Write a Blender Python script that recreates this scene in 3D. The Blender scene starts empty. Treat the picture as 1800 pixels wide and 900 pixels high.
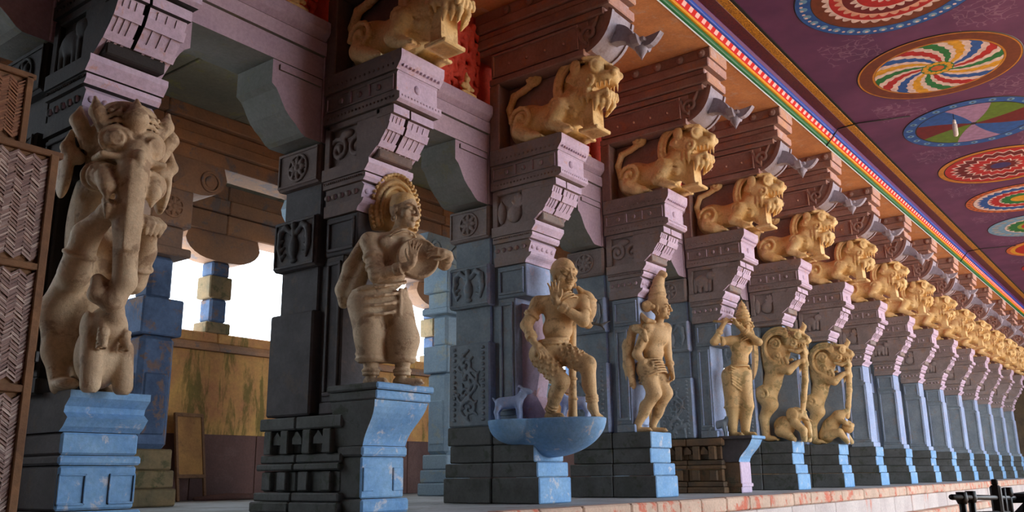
import bpy, bmesh, math, random
import numpy as np
from mathutils import Vector, Matrix

random.seed(7)
SC = bpy.context.scene
COL = SC.collection
PI = math.pi

# ------------------------------------------------------------------ camera, sky, sun, exposure
EYE = 0.32                                   # eye height above the platform top
FPX = 1550.0                                 # focal length in pixels of the 1800-wide frame
def _ray(px, py): return np.array([px - 900.0, -(py - 450.0), FPX])
def _n(v): return v / np.linalg.norm(v)
_A = _ray(2106, 823); _B = _ray(900, 823 + .0122 * 1206)
_X = _n(_A); _U = np.cross(_A, _B); _U = _n(_U if _U[1] > 0 else -_U)
_Y = _n(np.cross(_X, _U)); _Y = _Y if _Y[0] < 0 else -_Y
_right = Vector((_X[0], _Y[0], _U[0])); _up = Vector((_X[1], _Y[1], _U[1])); _fwd = Vector((_X[2], _Y[2], _U[2]))
cam_d = bpy.data.cameras.new('camera'); cam = bpy.data.objects.new('camera', cam_d); COL.objects.link(cam)
cam_d.sensor_width = 36.0; cam_d.lens = FPX / 1800.0 * 36.0; cam_d.clip_end = 300
cam.matrix_world = Matrix(((_right.x, _up.x, -_fwd.x, 0.0), (_right.y, _up.y, -_fwd.y, 0.0),
                           (_right.z, _up.z, -_fwd.z, EYE), (0, 0, 0, 1)))
SC.camera = cam

world = bpy.data.worlds.new('sky'); SC.world = world; world.use_nodes = True
bg = world.node_tree.nodes['Background']
bg.inputs['Color'].default_value = (0.80, 0.90, 1.0, 1); bg.inputs['Strength'].default_value = 3.4
sun_d = bpy.data.lights.new('sun', 'SUN'); sun = bpy.data.objects.new('sun', sun_d); COL.objects.link(sun)
sun_d.energy = 9.0; sun_d.color = (1.0, 0.86, 0.66); sun_d.angle = math.radians(1.5)
sun.rotation_euler = Vector((-0.75, 0.62, -1.0)).to_track_quat('-Z', 'Y').to_euler()
SC.view_settings.view_transform = 'Standard'; SC.view_settings.look = 'None'
SC.view_settings.gamma = 1.0; SC.view_settings.use_curve_mapping = False
SC.view_settings.exposure = 0.78
SC.cycles.use_denoising = True
SC.cycles.max_bounces = 8; SC.cycles.diffuse_bounces = 5

# ------------------------------------------------------------------ materials
def srgb(r, g, b):
    f = lambda c: (c / 255 / 12.92) if c <= 10 else ((c / 255 + .055) / 1.055) ** 2.4
    return (f(r), f(g), f(b), 1.0)

class NT:
    """small node-tree writer"""
    def __init__(s, name):
        s.m = bpy.data.materials.new(name); s.m.use_nodes = True
        s.t = s.m.node_tree; s.b = s.t.nodes['Principled BSDF']
        s.b.inputs['Roughness'].default_value = .8
    def n(s, typ, **kw):
        nd = s.t.nodes.new(typ)
        for k, v in kw.items():
            if k[0] == '_': setattr(nd, k[1:], v)
        for k, v in kw.items():
            if k[0] != '_':
                key = int(k[1:]) if k[0] == 'i' and k[1:].isdigit() else k.replace('__', ' ')
                s.set(nd.inputs[key], v)
        return nd
    def set(s, sock, v):
        if hasattr(v, 'outputs'): v = v.outputs[0]
        if isinstance(v, bpy.types.NodeSocket): s.t.links.new(v, sock)
        else: sock.default_value = v
    def math(s, op, a, b=0.0, c=0.0):
        nd = s.t.nodes.new('ShaderNodeMath'); nd.operation = op
        s.set(nd.inputs[0], a); s.set(nd.inputs[1], b); s.set(nd.inputs[2], c)
        return nd.outputs[0]
    def mix(s, f, a, b, typ='MIX'):
        nd = s.t.nodes.new('ShaderNodeMix'); nd.data_type = 'RGBA'; nd.blend_type = typ
        s.set(nd.inputs[0], f); s.set(nd.inputs[6], a); s.set(nd.inputs[7], b)
        return nd.outputs[2]
    def ramp(s, f, stops, interp='LINEAR'):
        nd = s.t.nodes.new('ShaderNodeValToRGB'); cr = nd.color_ramp; cr.interpolation = interp
        while len(cr.elements) < len(stops): cr.elements.new(.5)
        for e, (p, c) in zip(cr.elements, stops):
            e.position = p; e.color = c if hasattr(c, '__len__') else (c, c, c, 1)
        s.set(nd.inputs[0], f); return nd.outputs[0]
    def coords(s, rnd=True):
        tc = s.t.nodes.new('ShaderNodeTexCoord').outputs['Object']
        if not rnd: return tc
        oi = s.t.nodes.new('ShaderNodeObjectInfo').outputs['Random']
        v = s.t.nodes.new('ShaderNodeVectorMath'); v.operation = 'ADD'
        s.set(v.inputs[0], tc); s.t.links.new(s.math('MULTIPLY', oi, 37.0), v.inputs[1])
        return v.outputs[0]
    def noise(s, co, scale, detail=4, rough=.55, dist=0.0):
        nd = s.t.nodes.new('ShaderNodeTexNoise'); nd.inputs['Scale'].default_value = scale
        nd.inputs['Detail'].default_value = detail; nd.inputs['Roughness'].default_value = rough
        nd.inputs['Distortion'].default_value = dist
        s.set(nd.inputs['Vector'], co); return nd.outputs[0]
    def bump(s, h, strength, dist=.02):
        nd = s.t.nodes.new('ShaderNodeBump'); nd.inputs['Strength'].default_value = strength
        nd.inputs['Distance'].default_value = dist; s.set(nd.inputs['Height'], h)
        s.t.links.new(nd.outputs[0], s.b.inputs['Normal'])
    def out(s, col): s.set(s.b.inputs['Base Color'], col); return s.m

def stone(name, c1, c2, c3=None, amt=.35, scale=2.2, rough=.82, bump=.35, fine=26.0, lo=.45, streak=False):
    """painted / weathered stone: two tones, worn patches of a third, fine relief"""
    t = NT(name); co = t.coords()
    n1 = t.noise(co, scale, 6, .62); n2 = t.noise(co, fine, 5, .7)
    col = t.mix(t.ramp(n1, [(.35, 0), (.65, 1)]), c1, c2)
    if c3 is not None:
        c = co
        if streak:
            mp = t.n('ShaderNodeMapping', Scale=(1.0, 1.0, .22)); t.set(mp.inputs['Vector'], co); c = mp.outputs[0]
        n3 = t.noise(c, scale * 1.9, 8, .7, .4)
        m = t.ramp(n3, [(lo + .1, 0), (lo + .17, 1)])
        col = t.mix(t.math('MULTIPLY', m, amt), col, c3)
    col = t.mix(.35, col, t.ramp(n2, [(.3, .55), (.7, 1.35)]), 'MULTIPLY')
    t.b.inputs['Roughness'].default_value = rough
    t.bump(t.math('ADD', n2, t.math('MULTIPLY', n1, .6)), bump, .012)
    return t.out(col)

M = {}
M['base_side'] = stone('shaded_base_stone', srgb(100, 102, 102), srgb(78, 80, 76), srgb(58, 66, 46), .6)  # base sides: shade is put into the colour, with greenish stains on top
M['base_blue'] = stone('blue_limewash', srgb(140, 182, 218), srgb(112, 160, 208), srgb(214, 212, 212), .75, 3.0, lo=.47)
M['base_brown'] = stone('bare_brown_stone', srgb(128, 98, 68), srgb(84, 72, 58), srgb(60, 66, 50), .6)
M['shaft_side'] = stone('shaded_slate_wash', srgb(138, 150, 158), srgb(114, 127, 138), srgb(142, 128, 114), .4)  # darker than the front wash: shade of the side faces painted in
M['shaft_dark'] = stone('shaded_dark_stone', srgb(88, 84, 86), srgb(68, 64, 66), srgb(104, 88, 72), .35)  # dark tone with the shade of unlit pillar sides painted in
M['deep_shade'] = stone('shaded_black_stone', srgb(52, 48, 48), srgb(38, 34, 34), srgb(64, 52, 44), .4)  # near-black: missing light on the first pillar's sides, painted as colour
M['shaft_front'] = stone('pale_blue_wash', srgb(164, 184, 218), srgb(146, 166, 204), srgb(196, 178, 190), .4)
M['cap_side'] = stone('shaded_mauve_wash', srgb(150, 136, 132), srgb(128, 116, 112), srgb(160, 124, 96), .5)  # capital sides, darkened in colour to stand for shade
M['cap_dark'] = stone('shaded_mauve_stone', srgb(122, 104, 98), srgb(98, 84, 80), srgb(132, 102, 82), .4)  # still darker capital sides, shade painted in for the poorly lit pillar
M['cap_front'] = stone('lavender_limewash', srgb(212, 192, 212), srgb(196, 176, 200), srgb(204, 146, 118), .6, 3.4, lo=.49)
M['up_side'] = stone('shaded_maroon_wash', srgb(158, 130, 122), srgb(134, 106, 100), srgb(178, 118, 78), .45)  # brown upper sides, colour includes the shade next to the peach front
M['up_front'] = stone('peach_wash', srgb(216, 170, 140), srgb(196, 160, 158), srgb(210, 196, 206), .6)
M['peach'] = stone('peach_soffit', srgb(216, 158, 106), srgb(196, 140, 96), srgb(200, 176, 160), .5)
M['pale_pendant'] = stone('pale_grey_wash', srgb(184, 180, 196), srgb(160, 156, 170), srgb(120, 100, 96), .4)
M['gold'] = stone('ochre_gold_paint', srgb(244, 216, 158), srgb(232, 194, 126), srgb(190, 136, 72), .5, 3.2, .6, .5, 40, .44)
M['ochre'] = stone('worn_ochre_paint', srgb(218, 184, 134), srgb(194, 158, 110), srgb(122, 96, 58), .65, 2.6, .65, .5, 40, .44)
M['ochre_green'] = stone('mossy_ochre_paint', srgb(222, 190, 134), srgb(200, 162, 106), srgb(126, 112, 62), .6, 2.6, .65, .5, 40, .42)
M['tan'] = stone('tan_sandstone_paint', srgb(212, 188, 154), srgb(184, 156, 124), srgb(126, 94, 68), .6, 2.8, .7, .5, 40, .43)
M['halo'] = stone('orange_ochre_paint', srgb(234, 204, 150), srgb(218, 178, 116), srgb(150, 96, 54), .45, 5, .65, .5, 40)
M['redwall'] = stone('red_limewash', srgb(240, 98, 78), srgb(222, 78, 62), srgb(190, 54, 46), .5)
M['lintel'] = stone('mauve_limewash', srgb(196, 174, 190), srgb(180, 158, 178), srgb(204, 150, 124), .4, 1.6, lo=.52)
M['lintel_shade'] = stone('shaded_grey_green_wash', srgb(126, 124, 118), srgb(108, 108, 98), srgb(120, 112, 72), .4)  # shaded copy of the lintel colour for sides and undersides
M['aisle_ceiling'] = stone('old_ceiling_stone', srgb(156, 150, 126), srgb(130, 128, 112), srgb(166, 160, 80), .55, .9)
M['aisle_beam'] = stone('brown_beam_stone', srgb(174, 128, 92), srgb(132, 106, 90), srgb(106, 106, 112), .7, 1.0)
M['row2_blue'] = stone('old_blue_wash', srgb(92, 116, 152), srgb(62, 82, 112), srgb(128, 100, 82), .85, 1.9, lo=.43)
M['row2_pale'] = stone('pale_teal_wash', srgb(150, 172, 186), srgb(130, 154, 172), srgb(170, 168, 140), .5, 1.6)
M['row2_base'] = stone('mossy_base_stone', srgb(150, 124, 86), srgb(112, 100, 74), srgb(70, 76, 44), .7)
M['plaster'] = stone('yellow_stained_plaster', srgb(208, 160, 92), srgb(184, 122, 84), srgb(92, 92, 40), .75, 1.3, .9, .3, 20, .44, True)
M['dado'] = stone('brown_dado', srgb(112, 78, 70), srgb(92, 66, 62), srgb(120, 92, 84), .4, .9)
M['floor'] = stone('sandy_floor', srgb(186, 150, 118), srgb(160, 126, 100), srgb(140, 100, 80), .4, .7)
M['platform'] = stone('pale_worn_slab', srgb(176, 182, 186), srgb(150, 154, 156), srgb(120, 116, 100), .5, 1.1)
M['kerb'] = stone('red_white_kerb', srgb(214, 186, 164), srgb(186, 160, 140), srgb(204, 92, 62), .8, 1.7, lo=.42)
M['riser'] = stone('whitewashed_riser', srgb(206, 196, 190), srgb(186, 174, 170), srgb(204, 110, 72), .65, 1.1, lo=.5, streak=True)
M['endwall'] = stone('dark_end_wall', srgb(92, 76, 52), srgb(70, 58, 44), None)
M['black'] = stone('black_iron', srgb(26, 26, 30), srgb(18, 18, 20), None, rough=.5)
M['cloth_black'] = stone('black_cloth', srgb(20, 22, 22), srgb(14, 15, 16), None, rough=.95)
M['wood'] = stone('brown_wood', srgb(136, 98, 66), srgb(112, 80, 56), srgb(84, 58, 42), .5)
M['board'] = stone('yellow_board', srgb(178, 130, 70), srgb(150, 104, 60), srgb(110, 80, 50), .5)
M['white'] = stone('white_plastic', srgb(236, 232, 224), srgb(226, 222, 214), None, rough=.4, bump=.05)

def flat(name, c, rough=.6, var=.15, scale=30):
    t = NT(name); n = t.noise(t.coords(), scale, 3)
    t.b.inputs['Roughness'].default_value = rough
    return t.out(t.mix(var, c, t.ramp(n, [(.3, .3), (.7, 1.4)]), 'MULTIPLY'))
M['green'] = flat('green_gloss_paint', srgb(14, 112, 62), .45)
M['yellow'] = flat('yellow_gloss_paint', srgb(236, 168, 26), .45)
M['blue'] = flat('blue_gloss_paint', srgb(36, 84, 196), .45)
M['whiteline'] = flat('pale_blue_paint', srgb(196, 216, 222), .5)
M['violet'] = flat('dark_violet_paint', srgb(92, 36, 110), .5)

def mat_redband():
    t = NT('red_band_with_white_dashes'); co = t.coords(False)
    sp = t.n('ShaderNodeSeparateXYZ', i0=co)
    fx = t.math('FRACT', t.math('MULTIPLY', sp.outputs[0], 4.6))
    u = t.math('ABSOLUTE', t.math('SUBTRACT', fx, .5))
    n = t.noise(co, 40)
    m = t.math('LESS_THAN', t.math('ADD', u, t.math('MULTIPLY', t.math('SUBTRACT', n, .5), .1)), .24)
    z = t.math('ABSOLUTE', t.math('SUBTRACT', sp.outputs[2], .05))
    m2 = t.math('MULTIPLY', m, t.math('LESS_THAN', z, .034))
    return t.out(t.mix(m2, srgb(214, 24, 26), srgb(250, 206, 204)))
M['redband'] = mat_redband()
def mat_speck(name, a, b, sc):
    t = NT(name); co = t.coords(False)
    v = t.noise(co, sc, 5, .7)
    t.b.inputs['Roughness'].default_value = .5
    return t.out(t.mix(t.ramp(v, [(.46, 0), (.54, 1)]), a, b))
M['maroon'] = mat_speck('maroon_band_paint', srgb(98, 30, 28), srgb(70, 20, 30), 30)
M['goldband'] = mat_speck('gold_speckled_paint', srgb(206, 150, 30), srgb(134, 86, 20), 45)

def mat_ceiling():
    t = NT('purple_painted_ceiling'); co = t.coords(False)
    base = t.mix(t.ramp(t.noise(co, 1.2, 4), [(.35, 0), (.65, 1)]), srgb(104, 58, 104), srgb(84, 44, 90))
    # pale painted flourishes between the medallions
    d = t.n('ShaderNodeTexNoise', Scale=2.2); t.set(d.inputs['Vector'], co)
    mv = t.n('ShaderNodeVectorMath', _operation='MULTIPLY_ADD', i1=(.8, .8, .8))
    t.set(mv.inputs[0], d.outputs['Color']); t.set(mv.inputs[2], co)
    w = t.n('ShaderNodeTexVoronoi', _feature='DISTANCE_TO_EDGE', Scale=5.0); t.set(w.inputs['Vector'], mv.outputs[0])
    line = t.math('LESS_THAN', w.outputs['Distance'], .045)
    sp = t.n('ShaderNodeSeparateXYZ', i0=co)
    gx = t.math('ABSOLUTE', t.math('SUBTRACT', t.math('FRACT', t.math('ADD', t.math('DIVIDE', t.math('SUBTRACT', sp.outputs[0], 15.55), 3.13), .5)), .5))
    between = t.math('GREATER_THAN', gx, .36)
    gy = t.math('ABSOLUTE', t.math('SUBTRACT', t.math('ABSOLUTE', t.math('SUBTRACT', sp.outputs[1], 2.5)), 1.0))
    side = t.math('LESS_THAN', gy, .42)
    m = t.math('MULTIPLY', t.math('MULTIPLY', line, between), t.math('MULTIPLY', side, .16))
    t.b.inputs['Roughness'].default_value = .55
    return t.out(t.mix(m, base, srgb(214, 190, 216)))
M['ceiling'] = mat_ceiling()

def mat_weave(name, a, b, c):
    t = NT(name); g = t.n('ShaderNodeNewGeometry')
    col = t.ramp(g.outputs['Random Per Island'], [(0, a), (.5, b), (1, c)])
    co = t.coords(False); n = t.noise(co, 18, 4)
    t.b.inputs['Roughness'].default_value = .6
    return t.out(t.mix(.5, col, t.ramp(n, [(.3, .5), (.7, 1.3)]), 'MULTIPLY'))
M['weave'] = mat_weave('split_bamboo', srgb(164, 132, 120), srgb(128, 98, 92), srgb(206, 184, 172))
M['weave2'] = mat_weave('aged_split_bamboo', srgb(150, 100, 66), srgb(128, 80, 52), srgb(164, 114, 78))
def mat_mandala(name, rad, layers):
    t = NT(name); co = t.coords(False); sp = t.n('ShaderNodeSeparateXYZ', i0=co)
    x, y = sp.outputs[0], sp.outputs[1]
    r = t.math('DIVIDE', t.math('SQRT', t.math('ADD', t.math('MULTIPLY', x, x), t.math('MULTIPLY', y, y))), rad)
    a = t.math('ADD', t.math('DIVIDE', t.math('ARCTAN2', y, x), 2 * PI), .5)
    col = srgb(20, 10, 20)
    nz = t.noise(co, 9, 4)
    for L in layers:
        kind, R = L[0], L[1]
        if kind == 'disc': m = t.math('LESS_THAN', r, R); c = L[2]
        elif kind in ('scallop', 'zig'):
            n, amp, c = L[2], L[3], L[4]
            if kind == 'scallop': s = t.math('ABSOLUTE', t.math('SINE', t.math('MULTIPLY', a, n * PI)))
            else: s = t.math('ABSOLUTE', t.math('SUBTRACT', t.math('MULTIPLY', t.math('FRACT', t.math('MULTIPLY', a, n)), 2.0), 1.0))
            m = t.math('LESS_THAN', r, t.math('MULTIPLY_ADD', s, amp, R))
        elif kind in ('sector', 'swirl'):
            cols, rep, tw = L[2], L[3], L[4]
            ph = t.math('FRACT', t.math('MULTIPLY', t.math('ADD', a, t.math('MULTIPLY', r, tw)), float(rep)))
            if kind == 'swirl':   # scalloped leading edge of each blade
                w = t.math('ABSOLUTE', t.math('SINE', t.math('MULTIPLY', r, 30.0)))
                ph = t.math('FRACT', t.math('ADD', ph, t.math('MULTIPLY', w, .03)))
            c = t.ramp(ph, [(k / len(cols), q) for k, q in enumerate(cols)], 'CONSTANT')
            m = t.math('LESS_THAN', r, R)
        elif kind == 'beads':
            n, sz, c = L[2], L[3], L[4]
            f = t.math('SUBTRACT', t.math('FRACT', t.math('MULTIPLY', a, float(n))), .5)
            u = t.math('MULTIPLY', f, R * 2 * PI / n)
            v = t.math('SUBTRACT', r, R)
            m = t.math('LESS_THAN', t.math('ADD', t.math('MULTIPLY', u, u), t.math('MULTIPLY', v, v)), sz * sz)
        col = t.mix(m, col, c)
    t.b.inputs['Roughness'].default_value = .5
    return t.out(t.mix(.6, col, t.ramp(nz, [(.3, .38), (.7, 1.0)]), 'MULTIPLY'))

# ------------------------------------------------------------------ mesh helpers
class MB:
    """collects faces for ONE mesh; faces that look towards the nave (-Y) can take a second material"""
    def __init__(s): s.v = []; s.f = []; s.sm = []
    def add(s, vs, fs, smooth=False):
        o = len(s.v); s.v += [tuple(v) for v in vs]
        s.f += [tuple(i + o for i in f) for f in fs]; s.sm += [smooth] * len(fs)
        return s
    def box(s, x0, x1, y0, y1, z0, z1, b=.012):
        b = min(b, (x1 - x0) * .3, (y1 - y0) * .3, (z1 - z0) * .3)
        X = (x0, x1); Y = (y0, y1); Z = (z0, z1); vs = []; idx = {}
        for i in (0, 1):
            for j in (0, 1):
                for k in (0, 1):
                    sx, sy, sz = (1 - 2 * i) * b, (1 - 2 * j) * b, (1 - 2 * k) * b
                    for ax in range(3):
                        p = [X[i] + sx, Y[j] + sy, Z[k] + sz]; p[ax] = (X[i], Y[j], Z[k])[ax]
                        idx[(i, j, k, ax)] = len(vs); vs.append(p)
        fs = []
        g = lambda i, j, k, a: idx[(i, j, k, a)]
        for i in (0, 1):
            q = [g(i, 0, 0, 0), g(i, 1, 0, 0), g(i, 1, 1, 0), g(i, 0, 1, 0)]; fs.append(q if i else q[::-1])
            q = [g(0, i, 0, 1), g(0, i, 1, 1), g(1, i, 1, 1), g(1, i, 0, 1)]; fs.append(q if i else q[::-1])
            q = [g(0, 0, i, 2), g(1, 0, i, 2), g(1, 1, i, 2), g(0, 1, i, 2)]; fs.append(q if i else q[::-1])
        for i in (0, 1):
            for j in (0, 1):
                q = [g(i, j, 0, 0), g(i, j, 1, 0), g(i, j, 1, 1), g(i, j, 0, 1)]; fs.append(q if i != j else q[::-1])
                q = [g(i, 0, j, 0), g(i, 1, j, 0), g(i, 1, j, 2), g(i, 0, j, 2)]; fs.append(q[::-1] if i != j else q)
                q = [g(0, i, j, 1), g(1, i, j, 1), g(1, i, j, 2), g(0, i, j, 2)]; fs.append(q if i != j else q[::-1])
                for k in (0, 1):
                    q = [g(i, j, k, 0), g(i, j, k, 1), g(i, j, k, 2)]
                    fs.append(q if (i + j + k) % 2 else q[::-1])
        return s.add(vs, fs)
    def prism(s, prof, x0, x1, axis='x', smooth=False):
        """closed outline extruded; axis x: prof=(y,z); axis y: prof=(x,z); axis z: prof=(x,y)"""
        n = len(prof)
        pt = {'x': lambda p, t: (t, p[0], p[1]), 'y': lambda p, t: (p[0], t, p[1]), 'z': lambda p, t: (p[0], p[1], t)}[axis]
        vs = [pt(p, x0) for p in prof] + [pt(p, x1) for p in prof]
        ar = sum(prof[i][0] * prof[(i + 1) % n][1] - prof[(i + 1) % n][0] * prof[i][1] for i in range(n))
        fl = (ar > 0) ^ (axis == 'y')
        fs = [tuple(range(n))[::-1] if fl else tuple(range(n)), tuple(range(n, 2 * n)) if fl else tuple(range(n, 2 * n))[::-1]]
        for i in range(n):
            j = (i + 1) % n; q = (i, j, j + n, i + n); fs.append(q if fl else q[::-1])
        return s.add(vs, fs, smooth)
    def lathe(s, prof, c=(0, 0, 0), seg=16, axis='z', a0=0, a1=2 * PI, smooth=True):
        full = abs(a1 - a0 - 2 * PI) < 1e-6; m = seg if full else seg + 1; vs = []
        for r, h in prof:
            for i in range(m):
                a = a0 + (a1 - a0) * i / seg
                u, w = r * math.cos(a), r * math.sin(a)
                p = {'z': (u, w, h), 'x': (h, u, w), 'y': (w, h, u)}[axis]
                vs.append((p[0] + c[0], p[1] + c[1], p[2] + c[2]))
        fs = []
        for k in range(len(prof) - 1):
            for i in range(seg):
                j = (i + 1) % m; fs.append((k * m + i, k * m + j, (k + 1) * m + j, (k + 1) * m + i))
        return s.add(vs, fs, smooth)
    def tube(s, pts, r, seg=8, cap=True):
        pts = [Vector(p) for p in pts]; n = len(pts); vs = []
        rr = r if hasattr(r, '__len__') else [r] * n
        for i, p in enumerate(pts):
            t = (pts[min(i + 1, n - 1)] - pts[max(i - 1, 0)]).normalized()
            a = t.orthogonal().normalized() if i == 0 else (pa - t * pa.dot(t)).normalized()
            pa = a; b = t.cross(a)
            for k in range(seg):
                w = 2 * PI * k / seg; vs.append(p + (a * math.cos(w) + b * math.sin(w)) * rr[i])
        fs = [(i * seg + k, i * seg + (k + 1) % seg, (i + 1) * seg + (k + 1) % seg, (i + 1) * seg + k) for i in range(n - 1) for k in range(seg)]
        if cap: fs += [tuple(range(seg))[::-1], tuple(range((n - 1) * seg, n * seg))]
        return s.add(vs, fs, True)
    def ball(s, c, r, seg=8, rings=5, sq=(1, 1, 1)):
        vs = [(c[0], c[1], c[2] + r * sq[2])]
        for i in range(1, rings):
            a = PI * i / rings
            for k in range(seg):
                b = 2 * PI * k / seg
                vs.append((c[0] + r * sq[0] * math.sin(a) * math.cos(b), c[1] + r * sq[1] * math.sin(a) * math.sin(b), c[2] + r * sq[2] * math.cos(a)))
        vs.append((c[0], c[1], c[2] - r * sq[2])); L = len(vs) - 1; fs = []
        for k in range(seg):
            fs.append((0, 1 + k, 1 + (k + 1) % seg))
            for i in range(rings - 2):
                o = 1 + i * seg; fs.append((o + k, o + seg + k, o + seg + (k + 1) % seg, o + (k + 1) % seg))
            o = 1 + (rings - 2) * seg; fs.append((L, o + (k + 1) % seg, o + k))
        return s.add(vs, fs, True)
    def islands(s, by_side=False):
        """one builder for each loose piece (or for each side of the pillar)"""
        par = list(range(len(s.v)))
        def find(i):
            while par[i] != i: par[i] = par[par[i]]; i = par[i]
            return i
        for f in s.f:
            a = find(f[0])
            for i in f[1:]: par[find(i)] = a
        groups = {}
        for f, sm in zip(s.f, s.sm):
            key = (s.v[f[0]][0] > 0) if by_side else find(f[0]); groups.setdefault(key, []).append((f, sm))
        out = []
        for fl in groups.values():
            m = MB(); idx = {}
            for f, sm in fl:
                for i in f:
                    if i not in idx: idx[i] = len(m.v); m.v.append(s.v[i])
                m.f.append(tuple(idx[i] for i in f)); m.sm.append(sm)
            out.append(m)
        return out
    def mesh(s, name, mats, shift=(0, 0, 0), front=None):
        me = bpy.data.meshes.new(name)
        me.from_pydata([(v[0] + shift[0], v[1] + shift[1], v[2] + shift[2]) for v in s.v], [], s.f)
        mats = mats if isinstance(mats, (list, tuple)) else (mats,)
        for m in mats: me.materials.append(M[m] if isinstance(m, str) else m)
        me.polygons.foreach_set('use_smooth', s.sm)
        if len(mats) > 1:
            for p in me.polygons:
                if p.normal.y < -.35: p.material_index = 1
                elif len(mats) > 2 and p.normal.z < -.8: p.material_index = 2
        me.update(); return me

def link(name, data, parent=None, loc=None, rot=None):
    o = bpy.data.objects.new(name, data); COL.objects.link(o)
    if parent is not None: o.parent = parent
    if loc is not None: o.location = loc
    if rot is not None: o.rotation_euler = rot
    return o
def tag(o, label=None, cat=None, group=None, kind=None):
    if label: o['label'] = label
    if cat: o['category'] = cat
    if group: o['group'] = group
    if kind: o['kind'] = kind
    return o
def thing(name, loc, label, cat, group=None, rot=None):
    return tag(link(name, None, None, loc, rot), label, cat, group, 'thing')
def arc(cx, cz, rx, rz, a0, a1, n):
    return [(cx + rx * math.cos(math.radians(a0 + (a1 - a0) * i / n)), cz + rz * math.sin(math.radians(a0 + (a1 - a0) * i / n))) for i in range(n + 1)]
def bez(p0, p1, p2, p3, n=8):
    out = []
    for i in range(n + 1):
        t = i / n; u = 1 - t
        out.append(tuple(u ** 3 * a + 3 * u * u * t * b + 3 * u * t * t * c + t ** 3 * d for a, b, c, d in zip(p0, p1, p2, p3)))
    return out

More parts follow.
